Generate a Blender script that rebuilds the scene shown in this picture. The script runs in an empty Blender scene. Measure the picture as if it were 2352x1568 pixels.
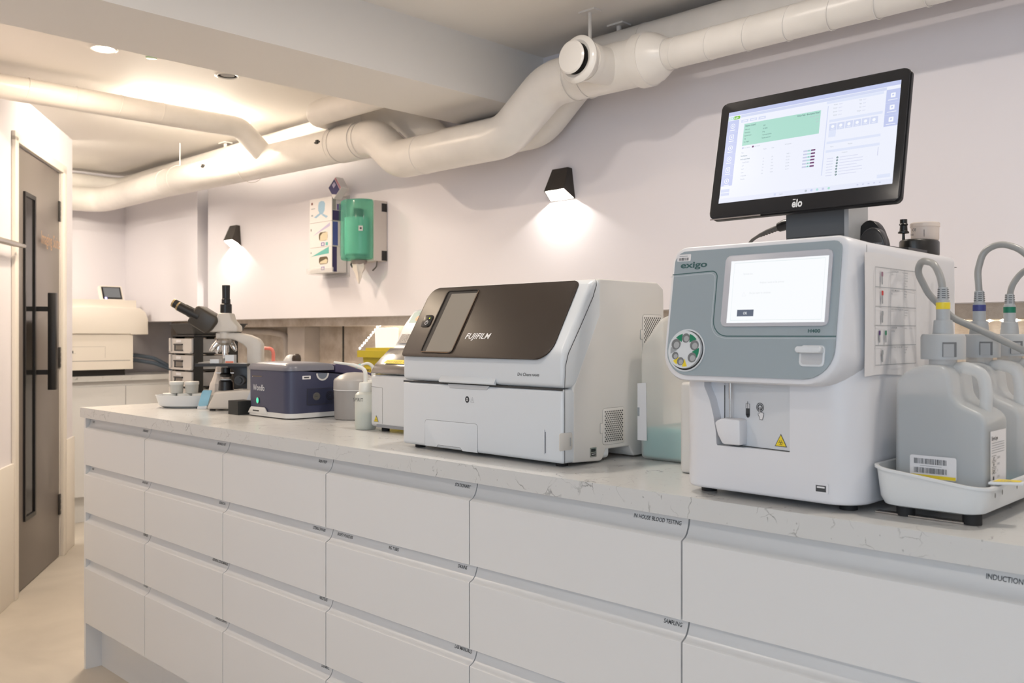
import bpy, bmesh, math, random
from mathutils import Vector, Matrix
random.seed(7)
PI = math.pi
SC = bpy.context.scene
COL = SC.collection

# ---------------------------------------------------------------- camera
cam_d = bpy.data.cameras.new('camera')
cam = bpy.data.objects.new('camera', cam_d)
COL.objects.link(cam)
cam.location = (0, 0, 1.2)
cam.rotation_euler = (PI / 2, 0, math.asin(.7028))
cam_d.sensor_width = 36
cam_d.lens = 36 * 2100 / 2352
cam_d.shift_y = -16 / 2352
cam_d.clip_start = .05
cam_d.dof.use_dof = True
cam_d.dof.focus_distance = 1.95
cam_d.dof.aperture_fstop = 7.5
SC.camera = cam

# ---------------------------------------------------------------- world and exposure
w = bpy.data.worlds.new('daylight'); SC.world = w
w.use_nodes = True
w.node_tree.nodes['Background'].inputs[0].default_value = (.66, .83, 1.0, 1)
w.node_tree.nodes['Background'].inputs[1].default_value = 3.4
SC.view_settings.view_transform = 'Standard'
SC.view_settings.look = 'None'
SC.view_settings.exposure = 0.0
SC.view_settings.gamma = 1
SC.view_settings.use_curve_mapping = False

# ---------------------------------------------------------------- room lamps (light of the downlight fittings, with some unseen fill ones added)
def lamp(name, kind, loc, energy, color, size=.1, aim=None, **k):
    d = bpy.data.lights.new(name, kind)
    d.energy = energy; d.color = color
    if kind == 'AREA':
        d.shape = 'DISK'; d.size = size
    elif kind in ('POINT', 'SPOT'):
        d.shadow_soft_size = size
    for a, b in k.items(): setattr(d, a, b)
    o = bpy.data.objects.new(name, d); COL.objects.link(o)
    o.location = loc
    if aim is not None:
        o.rotation_euler = (Vector(aim) - Vector(loc)).to_track_quat('-Z', 'Y').to_euler()
    return o
WARM = (1, .80, .60); NEUT = (1, .895, .79)
CEIL = 2.31
DOWN = [(-3.62, 1.41, 15, WARM), (-1.45, 1.62, 8, NEUT), (-.2, 1.62, 6.5, NEUT), (-1.75, .42, 6, NEUT), (-.75, -1.5, 14, NEUT), (1.0, -1.5, 10, NEUT), (-3.15, .35, 6, WARM), (-5.75, 1.45, 12, NEUT), (1.0, 1.62, 7, NEUT)]  # aisle, rear and warm partition lamps are unseen fill, added for brightness
for x, y, e, c in DOWN:
    lamp('downlight_glow', 'AREA', (x, y, CEIL - .012), e, c, .085, (x, y, 0), spread=3.1)

# ---------------------------------------------------------------- materials
MATS = {}
def nt(m):
    m.use_nodes = True
    return m.node_tree, m.node_tree.nodes['Principled BSDF']
def mat(name, col, rough=.5, metal=0, spec=.5, bump=0, bscale=60, var=0, vscale=8, coat=0, trans=0):
    if name in MATS: return MATS[name]
    m = bpy.data.materials.new(name); MATS[name] = m
    t, b = nt(m)
    c = (*col, 1)
    b.inputs['Base Color'].default_value = c
    b.inputs['Roughness'].default_value = rough
    b.inputs['Metallic'].default_value = metal
    b.inputs['Specular IOR Level'].default_value = spec
    b.inputs['Coat Weight'].default_value = coat
    b.inputs['Transmission Weight'].default_value = trans
    tc = t.nodes.new('ShaderNodeTexCoord')
    if var:
        n = t.nodes.new('ShaderNodeTexNoise'); n.inputs['Scale'].default_value = vscale; n.inputs['Detail'].default_value = 5
        t.links.new(tc.outputs['Object'], n.inputs['Vector'])
        r = t.nodes.new('ShaderNodeValToRGB')
        r.color_ramp.elements[0].position = .3; r.color_ramp.elements[1].position = .7
        r.color_ramp.elements[0].color = (*[v * (1 - var) for v in col], 1)
        r.color_ramp.elements[1].color = (*[min(1, v * (1 + var * .6)) for v in col], 1)
        t.links.new(n.outputs['Fac'], r.inputs['Fac']); t.links.new(r.outputs['Color'], b.inputs['Base Color'])
    if bump:
        n = t.nodes.new('ShaderNodeTexNoise'); n.inputs['Scale'].default_value = bscale; n.inputs['Detail'].default_value = 4
        t.links.new(tc.outputs['Object'], n.inputs['Vector'])
        bp = t.nodes.new('ShaderNodeBump'); bp.inputs['Strength'].default_value = bump; bp.inputs['Distance'].default_value = .01
        t.links.new(n.outputs['Fac'], bp.inputs['Height']); t.links.new(bp.outputs['Normal'], b.inputs['Normal'])
    return m
def emis(name, col, s):
    if name in MATS: return MATS[name]
    m = bpy.data.materials.new(name); MATS[name] = m
    t, b = nt(m)
    b.inputs['Base Color'].default_value = (0, 0, 0, 1); b.inputs['Roughness'].default_value = .25
    b.inputs['Specular IOR Level'].default_value = .2
    b.inputs['Emission Color'].default_value = (*col, 1); b.inputs['Emission Strength'].default_value = s
    return m
def clear(name, col, amount, rough=.25, tint=(1, 1, 1)):
    """milky or tinted plastic: part see-through, part body colour"""
    if name in MATS: return MATS[name]
    m = bpy.data.materials.new(name); MATS[name] = m
    t, b = nt(m)
    b.inputs['Base Color'].default_value = (*col, 1); b.inputs['Roughness'].default_value = rough
    tr = t.nodes.new('ShaderNodeBsdfTransparent'); tr.inputs[0].default_value = (*tint, 1)
    tl = t.nodes.new('ShaderNodeBsdfTranslucent'); tl.inputs[0].default_value = (*col, 1)
    m1 = t.nodes.new('ShaderNodeMixShader'); m1.inputs[0].default_value = .3
    t.links.new(b.outputs[0], m1.inputs[1]); t.links.new(tl.outputs[0], m1.inputs[2])
    m2 = t.nodes.new('ShaderNodeMixShader'); m2.inputs[0].default_value = amount
    t.links.new(m1.outputs[0], m2.inputs[1]); t.links.new(tr.outputs[0], m2.inputs[2])
    t.links.new(m2.outputs[0], t.nodes['Material Output'].inputs['Surface'])
    return m

def quartz():
    m = bpy.data.materials.new('pale quartz'); t, b = nt(m); N = t.nodes; L = t.links
    tc = N.new('ShaderNodeTexCoord')
    base = (.60, .605, .60)
    nz = N.new('ShaderNodeTexNoise'); nz.inputs['Scale'].default_value = 5; nz.inputs['Detail'].default_value = 8
    L.new(tc.outputs['Object'], nz.inputs['Vector'])
    wp = N.new('ShaderNodeVectorMath'); wp.operation = 'MULTIPLY_ADD'
    wp.inputs[1].default_value = (.22, .22, .22)
    L.new(nz.outputs['Color'], wp.inputs[0]); L.new(tc.outputs['Object'], wp.inputs[2])
    def veins(scale, width, depth):
        v = N.new('ShaderNodeTexVoronoi'); v.feature = 'DISTANCE_TO_EDGE'; v.inputs['Scale'].default_value = scale
        L.new(wp.outputs[0], v.inputs['Vector'])
        r = N.new('ShaderNodeMapRange'); r.inputs[1].default_value = 0; r.inputs[2].default_value = width; r.inputs[3].default_value = depth; r.inputs[4].default_value = 0
        L.new(v.outputs['Distance'], r.inputs[0])
        k = N.new('ShaderNodeTexNoise'); k.inputs['Scale'].default_value = scale * 1.6
        L.new(tc.outputs['Object'], k.inputs['Vector'])
        kr = N.new('ShaderNodeMapRange'); kr.inputs[1].default_value = .52; kr.inputs[2].default_value = .64
        L.new(k.outputs['Fac'], kr.inputs[0])
        mu = N.new('ShaderNodeMath'); mu.operation = 'MULTIPLY'
        L.new(r.outputs[0], mu.inputs[0]); L.new(kr.outputs[0], mu.inputs[1])
        return mu
    a = veins(9, .012, .75); c = veins(17, .012, .5)
    sp = N.new('ShaderNodeTexNoise'); sp.inputs['Scale'].default_value = 130; sp.inputs['Detail'].default_value = 1
    L.new(tc.outputs['Object'], sp.inputs['Vector'])
    sr = N.new('ShaderNodeMapRange'); sr.inputs[1].default_value = .735; sr.inputs[2].default_value = .80; sr.inputs[4].default_value = .5
    L.new(sp.outputs['Fac'], sr.inputs[0])
    m1 = N.new('ShaderNodeMath'); m1.operation = 'MAXIMUM'; L.new(a.outputs[0], m1.inputs[0]); L.new(c.outputs[0], m1.inputs[1])
    m2 = N.new('ShaderNodeMath'); m2.operation = 'MAXIMUM'; L.new(m1.outputs[0], m2.inputs[0]); L.new(sr.outputs[0], m2.inputs[1])
    mx = N.new('ShaderNodeMix'); mx.data_type = 'RGBA'
    mx.inputs[6].default_value = (*base, 1); mx.inputs[7].default_value = (.13, .13, .13, 1)
    L.new(m2.outputs[0], mx.inputs[0]); L.new(mx.outputs[2], b.inputs['Base Color'])
    b.inputs['Roughness'].default_value = .22
    return m
def resin_floor():
    m = bpy.data.materials.new('poured resin floor'); t, b = nt(m); N = t.nodes; L = t.links
    tc = N.new('ShaderNodeTexCoord'); n = N.new('ShaderNodeTexNoise'); n.inputs['Scale'].default_value = 2.2; n.inputs['Detail'].default_value = 8
    n.inputs['Distortion'].default_value = .6
    L.new(tc.outputs['Object'], n.inputs['Vector'])
    r = N.new('ShaderNodeValToRGB'); r.color_ramp.elements[0].position = .3; r.color_ramp.elements[1].position = .72
    r.color_ramp.elements[0].color = (.44, .40, .345, 1); r.color_ramp.elements[1].color = (.58, .53, .46, 1)
    L.new(n.outputs['Fac'], r.inputs['Fac']); L.new(r.outputs['Color'], b.inputs['Base Color'])
    b.inputs['Roughness'].default_value = .45
    return m
def old_plaster():
    m = bpy.data.materials.new('painted rough masonry'); t, b = nt(m); N = t.nodes; L = t.links
    tc = N.new('ShaderNodeTexCoord')
    n = N.new('ShaderNodeTexNoise'); n.inputs['Scale'].default_value = 7; n.inputs['Detail'].default_value = 9; n.inputs['Roughness'].default_value = .65
    L.new(tc.outputs['Object'], n.inputs['Vector'])
    r = N.new('ShaderNodeValToRGB'); r.color_ramp.elements[0].position = .34; r.color_ramp.elements[1].position = .6
    r.color_ramp.elements[0].color = (.50, .42, .34, 1); r.color_ramp.elements[1].color = (.74, .67, .60, 1)
    L.new(n.outputs['Fac'], r.inputs['Fac']); L.new(r.outputs['Color'], b.inputs['Base Color'])
    bp = N.new('ShaderNodeBump'); bp.inputs['Strength'].default_value = .5; bp.inputs['Distance'].default_value = .03
    L.new(n.outputs['Fac'], bp.inputs['Height']); L.new(bp.outputs['Normal'], b.inputs['Normal'])
    b.inputs['Roughness'].default_value = .8
    return m

WALL = mat('pale lilac wall paint', (.77, .745, .785), .6, bump=.04, bscale=25)
CEILM = mat('white ceiling paint', (.84, .80, .75), .7, bump=.05, bscale=12)
BEAMM = mat('white beam paint', (.80, .775, .745), .6, bump=.03, bscale=14)
FLOORM = resin_floor(); QUARTZ = quartz(); ROUGHW = old_plaster()
CAB = mat('matt white cabinet lacquer', (.70, .705, .71), .32, bump=.01, bscale=200)
CABIN = mat('cabinet carcass white', (.55, .55, .55), .5)
WOODW = mat('white door frame paint', (.80, .755, .69), .4)
DUCT = mat('white painted duct', (.80, .765, .72), .33, var=.05, vscale=9, bump=.12, bscale=16)
INK = mat('printed black', (.045, .05, .055), .5)
INKG = mat('printed grey', (.32, .34, .36), .5)
MW = mat('white instrument plastic', (.66, .69, .72), .33)
MW2 = mat('warm white instrument plastic', (.66, .64, .61), .34)
BROWN = mat('dark brown gloss panel', (.030, .021, .016), .38, spec=.35, bump=.02, bscale=400)
BLACK = mat('black plastic', (.012, .012, .013), .35)
RUB = mat('black rubber', (.014, .014, .015), .7)
GREYP = mat('grey plastic', (.40, .41, .42), .45)
MIDG = mat('slate grey plastic', (.105, .115, .125), .5)
STEEL = mat('brushed steel', (.62, .60, .57), .25, metal=1)
CHROME = mat('polished chrome', (.85, .84, .82), .08, metal=1)
DARKM = mat('bronze black metal', (.020, .017, .015), .42)
PAPER = mat('white paper', (.74, .73, .74), .7)
YEL = mat('yellow print', (.80, .62, .03), .45)
GRN = mat('green print', (.0, .20, .10), .5)
TEAL = mat('teal liquid', (.05, .42, .42), .15)
GAP = mat('shadow gap', (.05, .05, .05), .8)
GAPL = mat('seam line', (.22, .22, .22), .7)
WGLOW = emis('warm lamp glow', (1, .90, .74), 9)

# ---------------------------------------------------------------- mesh builder
_txt = {}
def text2d(s, bold=0.0):
    key = (s, bold)
    if key in _txt: return _txt[key]
    c = bpy.data.curves.new('t', 'FONT'); c.body = s; c.size = 1; c.offset = bold; c.resolution_u = 3
    o = bpy.data.objects.new('t', c); COL.objects.link(o)
    bpy.context.view_layer.update()
    dg = bpy.context.evaluated_depsgraph_get()
    me = bpy.data.meshes.new_from_object(o.evaluated_get(dg))
    vs = [(v.co.x, v.co.y) for v in me.vertices]; fs = [tuple(p.vertices) for p in me.polygons]
    bpy.data.objects.remove(o); bpy.data.curves.remove(c); bpy.data.meshes.remove(me)
    x0 = min((v[0] for v in vs), default=0); x1 = max((v[0] for v in vs), default=1)
    vs = [(v[0] - x0, v[1]) for v in vs]
    _txt[key] = (vs, fs, x1 - x0)
    return _txt[key]

class Plane:
    """a flat face: origin o, right ex, up ez, outward normal ex x ez"""
    def __init__(s, o, ex, ez):
        s.o = Vector(o); s.ex = Vector(ex).normalized(); s.ez = Vector(ez).normalized(); s.n = s.ex.cross(s.ez)
    def p(s, x, z, off=0): return s.o + s.ex * x + s.ez * z + s.n * off
FRONT = lambda y: Plane((0, y, 0), (1, 0, 0), (0, 0, 1))      # faces the room (-Y); x, z are world x, z
RIGHT = lambda x: Plane((x, 0, 0), (0, 1, 0), (0, 0, 1))      # faces +X; x is world y
TOP = lambda z: Plane((0, 0, z), (1, 0, 0), (0, 1, 0))

def rr(x0, x1, z0, z1, r, n=6):
    if not isinstance(r, (tuple, list)): r = (r,) * 4           # corner radii: bl, br, tr, tl
    out = []
    for (cx, cz, a0, q) in ((x0, z0, PI, 0), (x1, z0, 1.5 * PI, 1), (x1, z1, 0, 2), (x0, z1, .5 * PI, 3)):
        R = max(r[q], 1e-5)
        ox = cx + (R if q in (0, 3) else -R); oz = cz + (R if q in (0, 1) else -R)
        for i in range(n + 1):
            a = a0 + i * PI / 2 / n
            out.append((ox + R * math.cos(a), oz + R * math.sin(a)))
    return out

class MB:
    def __init__(s): s.v = []; s.f = []; s.m = []; s.mats = []
    def mi(s, m):
        if m not in s.mats: s.mats.append(m)
        return s.mats.index(m)
    def raw(s, vs, fs, m):
        b = len(s.v); s.v += [Vector(v) for v in vs]; k = s.mi(m)
        for f in fs: s.f.append(tuple(b + i for i in f)); s.m.append(k)
        return s
    def frombm(s, bm, m):
        bm.verts.ensure_lookup_table(); bm.verts.index_update()
        s.raw([v.co.copy() for v in bm.verts], [[v.index for v in f.verts] for f in bm.faces], m); bm.free()
        return s
    def _bev(s, bm, bev, seg, sel=None):
        if bev > 0:
            es = [e for e in bm.edges if (sel is None or sel(e)) and len(e.link_faces) == 2 and e.calc_face_angle(0) > .35]
            bmesh.ops.bevel(bm, geom=es, offset=bev, segments=seg, profile=.5, affect='EDGES', clamp_overlap=True)
    def box(s, x0, x1, y0, y1, z0, z1, m, bev=0, seg=2):
        bm = bmesh.new()
        vs = [bm.verts.new(c) for c in ((x0, y0, z0), (x1, y0, z0), (x1, y1, z0), (x0, y1, z0), (x0, y0, z1), (x1, y0, z1), (x1, y1, z1), (x0, y1, z1))]
        for f in ((0, 3, 2, 1), (4, 5, 6, 7), (0, 1, 5, 4), (1, 2, 6, 5), (2, 3, 7, 6), (3, 0, 4, 7)): bm.faces.new([vs[i] for i in f])
        s._bev(bm, bev, seg)
        return s.frombm(bm, m)
    def prism(s, pts, ax, a, b, m, bev=0, seg=2):
        """polygon pts extruded along an axis; pts are (y,z) for x, (x,z) for y, (x,y) for z"""
        def P(p, t): return {'x': (t, p[0], p[1]), 'y': (p[0], t, p[1]), 'z': (p[0], p[1], t)}[ax]
        bm = bmesh.new()
        A = [bm.verts.new(P(p, a)) for p in pts]; B = [bm.verts.new(P(p, b)) for p in pts]
        n = len(pts)
        bm.faces.new(A); bm.faces.new(B[::-1])
        for i in range(n): bm.faces.new((A[i], B[i], B[(i + 1) % n], A[(i + 1) % n]))
        bmesh.ops.recalc_face_normals(bm, faces=bm.faces)
        s._bev(bm, bev, seg)
        return s.frombm(bm, m)
    def loft(s, rings, m, caps=(True, True)):
        n = len(rings[0]); vs = [p for r in rings for p in r]; fs = []
        for k in range(len(rings) - 1):
            for i in range(n):
                j = (i + 1) % n
                fs.append((k * n + i, k * n + j, (k + 1) * n + j, (k + 1) * n + i))
        if caps[0]: fs.append(tuple(range(n))[::-1])
        if caps[1]: fs.append(tuple((len(rings) - 1) * n + i for i in range(n)))
        return s.raw(vs, fs, m)
    def tube(s, path, r, m, n=16, caps=True, sx=1):
        path = [Vector(p) for p in path]
        if not isinstance(r, (list, tuple)): r = [r] * len(path)
        T = []
        for i in range(len(path)):
            a = path[max(i - 1, 0)]; b = path[min(i + 1, len(path) - 1)]
            T.append((b - a).normalized())
        up = Vector((0, 0, 1)) if abs(T[0].z) < .9 else Vector((1, 0, 0))
        N = (up - T[0] * up.dot(T[0])).normalized(); rings = []
        for i, p in enumerate(path):
            N = (N - T[i] * N.dot(T[i])).normalized(); B = T[i].cross(N)
            rings.append([p + (N * math.cos(2 * PI * k / n) + B * math.sin(2 * PI * k / n) * sx) * r[i] for k in range(n)])
        return s.loft(rings, m, (caps, caps))
    def cyl(s, a, b, r, m, n=24, r2=None, caps=True):
        return s.tube([a, b], [r, r if r2 is None else r2], m, n, caps)
    def lathe(s, c, prof, m, n=32, axis='z'):
        """prof: list of (radius, height) along the axis from c"""
        c = Vector(c); rings = []
        for r, h in prof:
            ring = []
            for k in range(n):
                a = 2 * PI * k / n; x, y = r * math.cos(a), r * math.sin(a)
                ring.append(c + Vector({'z': (x, y, h), 'x': (h, x, y), 'y': (x, h, -y)}[axis]))
            rings.append(ring)
        return s.loft(rings, m)
    # flat work on a plane
    def poly(s, pl, pts, m, off=.0003, depth=0):
        n = len(pts)
        if depth <= 0:
            return s.raw([pl.p(x, z, off) for x, z in pts], [tuple(range(n))], m)
        A = [pl.p(x, z, off) for x, z in pts]; B = [pl.p(x, z, off + depth) for x, z in pts]
        fs = [tuple(range(n, 2 * n)), tuple(range(n))[::-1]] + [(i, (i + 1) % n, n + (i + 1) % n, n + i) for i in range(n)]
        return s.raw(A + B, fs, m)
    def rect(s, pl, x0, x1, z0, z1, m, off=.0003, depth=0, r=0):
        return s.poly(pl, rr(x0, x1, z0, z1, r) if r else [(x0, z0), (x1, z0), (x1, z1), (x0, z1)], m, off, depth)
    def plate(s, pl, pts, m, off, depth, bev=.002, seg=3):
        bm = bmesh.new(); n = len(pts)
        A = [bm.verts.new(pl.p(x, z, off)) for x, z in pts]; B = [bm.verts.new(pl.p(x, z, off + depth)) for x, z in pts]
        bm.faces.new(A[::-1]); top = bm.faces.new(B)
        for i in range(n): bm.faces.new((A[i], A[(i + 1) % n], B[(i + 1) % n], B[i]))
        if bev: bmesh.ops.bevel(bm, geom=list(top.edges), offset=bev, segments=seg, profile=.5, affect='EDGES', clamp_overlap=True)
        return s.frombm(bm, m)
    def ring(s, pl, pts, t, m, off=.0003, depth=0, closed=True):
        """line of width t along pts"""
        n = len(pts); P = [Vector((x, z)) for x, z in pts]; I = []; O = []
        for i in range(n):
            a = P[(i - 1) % n] if (closed or i > 0) else P[i]; b = P[(i + 1) % n] if (closed or i < n - 1) else P[i]
            d = (b - a)
            if d.length < 1e-9: d = Vector((1, 0))
            d.normalize(); q = Vector((-d.y, d.x)) * t / 2
            I.append(P[i] - q); O.append(P[i] + q)
        vs = [pl.p(q.x, q.y, off + depth) for q in I] + [pl.p(q.x, q.y, off + depth) for q in O]
        rng = range(n if closed else n - 1)
        fs = [(i, (i + 1) % n, n + (i + 1) % n, n + i) for i in rng]
        if depth > 0:
            b = 2 * n
            vs += [pl.p(q.x, q.y, off) for q in I] + [pl.p(q.x, q.y, off) for q in O]
            fs += [(b + i, b + (i + 1) % n, (i + 1) % n, i) for i in rng] + [(n + i, n + (i + 1) % n, b + n + (i + 1) % n, b + n + i) for i in rng]
        return s.raw(vs, fs, m)
    def disc(s, pl, x, z, r, m, off=.0003, depth=0, n=24, rz=None):
        rz = rz or r
        return s.poly(pl, [(x + r * math.cos(2 * PI * i / n), z + rz * math.sin(2 * PI * i / n)) for i in range(n)], m, off, depth)
    def text(s, pl, x, z, t, h, m, align='l', w=None, bold=.01, off=.0004, italic=0):
        """x, z = baseline anchor; h = capital height; w = total width"""
        vs, fs, wd = text2d(t, bold)
        k = h / .69; kx = (w / wd) if w else k * .8
        W = wd * kx; x0 = x - (W if align == 'r' else W / 2 if align == 'c' else 0)
        return s.raw([pl.p(x0 + a * kx + b * k * italic, z + b * k, off) for a, b in vs], fs, m)
    def bars(s, pl, x, z, w, h, m, n=18, seed=1, off=.0005):
        rnd = random.Random(seed); t = 0
        while t < w:
            a = w / n * rnd.choice((.25, .4, .6)); s.rect(pl, x + t, min(x + t + a, x + w), z, z + h, m, off); t += a + w / n * rnd.choice((.3, .4, .7))
        return s
    def tri_sign(s, pl, x, z, w, yel, ink, off=.0006):
        h = w * .88
        def T(k): return [(x - w / 2 * k, z - h / 3 * k), (x + w / 2 * k, z - h / 3 * k), (x, z + 2 * h / 3 * k)]
        s.poly(pl, T(1.0), ink, off); s.poly(pl, T(.84), yel, off + .0002)
        for i in range(3):
            a = PI / 2 + i * 2 * PI / 3; R = w * .085; cx, cz = x + math.cos(a) * w * .10, z - w * .02 + math.sin(a) * w * .10
            arc = [(cx + R * math.cos(a - PI * .8 + j * 1.6 * PI / 12 + PI), cz + R * math.sin(a - PI * .8 + j * 1.6 * PI / 12 + PI)) for j in range(13)]
            s.ring(pl, arc, w * .035, ink, off + .0004, closed=False)
        s.disc(pl, x, z - w * .02, w * .03, ink, off + .0005)
        return s
    def obj(s, name, parent=None, base=(0, 0, 0), smooth=32, solid=0):
        me = bpy.data.meshes.new(name); base = Vector(base)
        me.from_pydata([v - base for v in s.v], [], s.f)
        for m in s.mats: me.materials.append(m)
        me.polygons.foreach_set('material_index', s.m)
        me.update()
        if smooth:
            me.polygons.foreach_set('use_smooth', [True] * len(me.polygons))
            me.set_sharp_from_angle(angle=math.radians(smooth))
        o = bpy.data.objects.new(name, me); COL.objects.link(o)
        if parent: o.parent = parent
        else: o.location = base
        return o

def fillet(pts, R, n=8):
    pts = [Vector(p) for p in pts]
    if not isinstance(R, (list, tuple)): R = [R] * len(pts)
    out = [pts[0]]
    for i in range(1, len(pts) - 1):
        a = (pts[i - 1] - pts[i]).normalized(); b = (pts[i + 1] - pts[i]).normalized()
        ang = a.angle(b); 
        if ang > 3.1: out.append(pts[i]); continue
        d = min(R[i] / math.tan(ang / 2), (pts[i - 1] - pts[i]).length * .49, (pts[i + 1] - pts[i]).length * .49)
        p0 = pts[i] + a * d; p1 = pts[i] + b * d
        for k in range(n + 1):
            t = k / n; out.append(p0.lerp(pts[i], t).lerp(pts[i].lerp(p1, t), t))
    out.append(pts[-1])
    return out

class Thing:
    def __init__(s, name, label, cat, loc, group=None, rotz=0):
        s.loc = Vector(loc); s.rot = rotz
        s.e = bpy.data.objects.new(name, None); COL.objects.link(s.e); s.e.location = loc; s.e.rotation_euler = (0, 0, rotz)
        s.e.empty_display_size = .05
        s.e['label'] = label; s.e['category'] = cat
        if group: s.e['group'] = group
    def part(s, name, mb, label=None, under=None, smooth=32):
        """mb is in world coordinates (or, for a turned thing, in coordinates local to it)"""
        o = mb.obj(name, under or s.e, (0, 0, 0) if s.rot else s.loc, smooth)
        if label: o['label'] = label
        return o
def tag(o, label, cat, group=None, kind=None):
    o['label'] = label; o['category'] = cat
    if group: o['group'] = group
    if kind: o['kind'] = kind
    return o
def struct(name, mb, label, cat, smooth=32):
    return tag(mb.obj(name, None, (0, 0, 0), smooth), label, cat, kind='structure')
def copy_thing(t, loc, label):
    def cp(o, par):
        c = o.copy(); COL.objects.link(c)
        if par: c.parent = par
        for ch in list(o.children): cp(ch, c)
        return c
    r = cp(t.e if isinstance(t, Thing) else t, None); r.location = loc; r['label'] = label
    return r
def cut(o, mb):
    """carve the shape in mb out of object o"""
    c = mb.obj('cutter', None, (0, 0, 0), 0)
    md = o.modifiers.new('cut', 'BOOLEAN'); md.object = c; md.operation = 'DIFFERENCE'; md.solver = 'EXACT'
    try: md.material_mode = 'TRANSFER'
    except Exception: pass
    bpy.context.view_layer.update()
    dg = bpy.context.evaluated_depsgraph_get()
    me = bpy.data.meshes.new_from_object(o.evaluated_get(dg))
    o.modifiers.clear(); o.data = me
    bpy.data.objects.remove(c)
    me.polygons.foreach_set('use_smooth', [True] * len(me.polygons)); me.set_sharp_from_angle(angle=math.radians(32))
# ================================================================= ROOM
struct('floor', MB().box(-6.6, 2.3, -2.4, 3.1, -.05, 0, FLOORM), 'beige poured resin floor', 'floor')
struct('ceiling', MB().box(-6.6, 2.3, -2.4, 3.1, CEIL, CEIL + .08, CEILM), 'white plaster ceiling', 'ceiling')
struct('trim_1', MB().box(-2.88, -2.49, -2.4, 2.70, 2.09, CEIL, BEAMM, .004), 'white boxed beam crossing the ceiling', 'beam')
mb = MB()
mb.box(-5.31, 2.3, 2.70, 2.80, 1.289, CEIL, WALL)
struct('wall_back', mb, 'pale lilac boxed-out wall above the worktop', 'wall')
struct('wall_back_left', MB().box(-6.46, -5.377, 2.665, 2.80, 1.287, CEIL, WALL), 'slightly proud pale wall section in the far corner', 'wall')
mb = MB(); mb.box(-6.6, 2.3, 3.0, 3.1, 0, CEIL, ROUGHW)
for i, x in enumerate((-4.3, -2.9, -1.6, .2)):
    mb.box(x, x + .006, 2.993, 3.0, .94, 1.4, GAP)
struct('wall_back_recess', mb, 'rough painted masonry seen below the boxed wall', 'wall')
mb = MB()
mb.box(-5.4, 2.3, 2.80, 2.90, 1.245, 1.292, ROUGHW, .01); mb.box(-6.4, 2.3, 2.80, 3.0, 1.292, 1.36, ROUGHW)
struct('trim_2', mb, 'rough timber and plaster edge under the boxed wall', 'trim')
struct('wall_far', MB().box(-6.6, -6.46, -2.4, 3.0, 0, CEIL, WALL), 'pale wall at the far end of the room', 'wall')
struct('wall_right', MB().box(2.3, 2.4, -2.4, 3.1, 0, CEIL, WALL), 'pale wall on the right behind the camera', 'wall')
# wall behind the camera; its unseen window is added for cool fill light
mb = MB()
mb.box(-6.6, -.6, -2.4, -2.3, 0, CEIL, WALL); mb.box(-.6, 2.0, -2.4, -2.3, 0, .5, WALL); mb.box(2.0, 2.3, -2.4, -2.3, 0, CEIL, WALL)
mb.box(-.6, 2.0, -2.4, -2.3, 2.2, CEIL, WALL)
struct('wall_front', mb, 'pale wall behind the camera with an added wide window opening', 'wall')
mb = MB()
for x in (-.6, .65, 1.95): mb.box(x, x + .05, -2.38, -2.32, .5, 2.2, WOODW)
for z in (.5, 2.15): mb.box(-.6, 2.0, -2.38, -2.32, z, z + .05, WOODW)
struct('fill_window', mb, 'unseen white framed window added behind the camera for cool fill light', 'window')

# ---- angled partition with the dark door
DA = Vector((-4.545, 1.375, 0)); DE = Vector((-.84507, .53466, 0)); DN = Vector((DE.y, -DE.x, 0)) * 1  # outward normal guess
DPL = Plane(DA, DE, (0, 0, 1))           # coordinates (s along the wall, z)
if DPL.n.dot(Vector((0, 0, 1.2)) - DA) < 0:
    pass
def dbox(mb, s0, s1, z0, z1, o0, o1, m, bev=0):
    """box on the partition; o = distance in front of its face"""
    sg = 1 if DPL.n.dot(Vector((0, 0, 0)) - DA) > 0 else -1
    bm = bmesh.new(); vs = []
    for (a, b, c) in ((s0, o0, z0), (s1, o0, z0), (s1, o1, z0), (s0, o1, z0), (s0, o0, z1), (s1, o0, z1), (s1, o1, z1), (s0, o1, z1)):
        vs.append(bm.verts.new(DA + DE * a + DPL.n * sg * b + Vector((0, 0, c))))
    for f in ((0, 3, 2, 1), (4, 5, 6, 7), (0, 1, 5, 4), (1, 2, 6, 5), (2, 3, 7, 6), (3, 0, 4, 7)): bm.faces.new([vs[i] for i in f])
    bmesh.ops.recalc_face_normals(bm, faces=bm.faces)
    mb._bev(bm, bev, 2)
    mb.frombm(bm, m)
mb = MB()
dbox(mb, -1.4, -.005, 0, CEIL, -.12, 0, WALL); dbox(mb, .80, 1.07, 0, CEIL, -.12, 0, WALL); dbox(mb, -.005, .80, 2.075, CEIL, -.12, 0, WALL)
mb.box(-3.42, -3.32, -2.4, .62, 0, CEIL, WALL)
struct('wall_left', mb, 'pale angled partition holding the dark door', 'wall')
mb = MB()
dbox(mb, -.06, -.008, 0, 2.10, 0, .018, WOODW, .003); dbox(mb, .803, .87, 0, 2.10, 0, .018, WOODW, .003); dbox(mb, -.06, .87, 2.075, 2.12, 0, .018, WOODW, .003)
dbox(mb, -.008, -.002, 0, 2.075, -.08, 0, WOODW); dbox(mb, .797, .803, 0, 2.075, -.08, 0, WOODW)
struct('trim_3', mb, 'cream painted door frame around the dark door', 'door frame')
mb = MB()
dbox(mb, -1.4, -.062, 0, .62, 0, .012, WOODW, .002); dbox(mb, .872, 1.075, 0, .62, 0, .012, WOODW, .002)
struct('trim_4', mb, 'white dado boarding on the angled partition', 'trim')
DOORM = mat('dark brown grey door laminate', (.155, .135, .125), .34, bump=.01, bscale=150)
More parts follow.
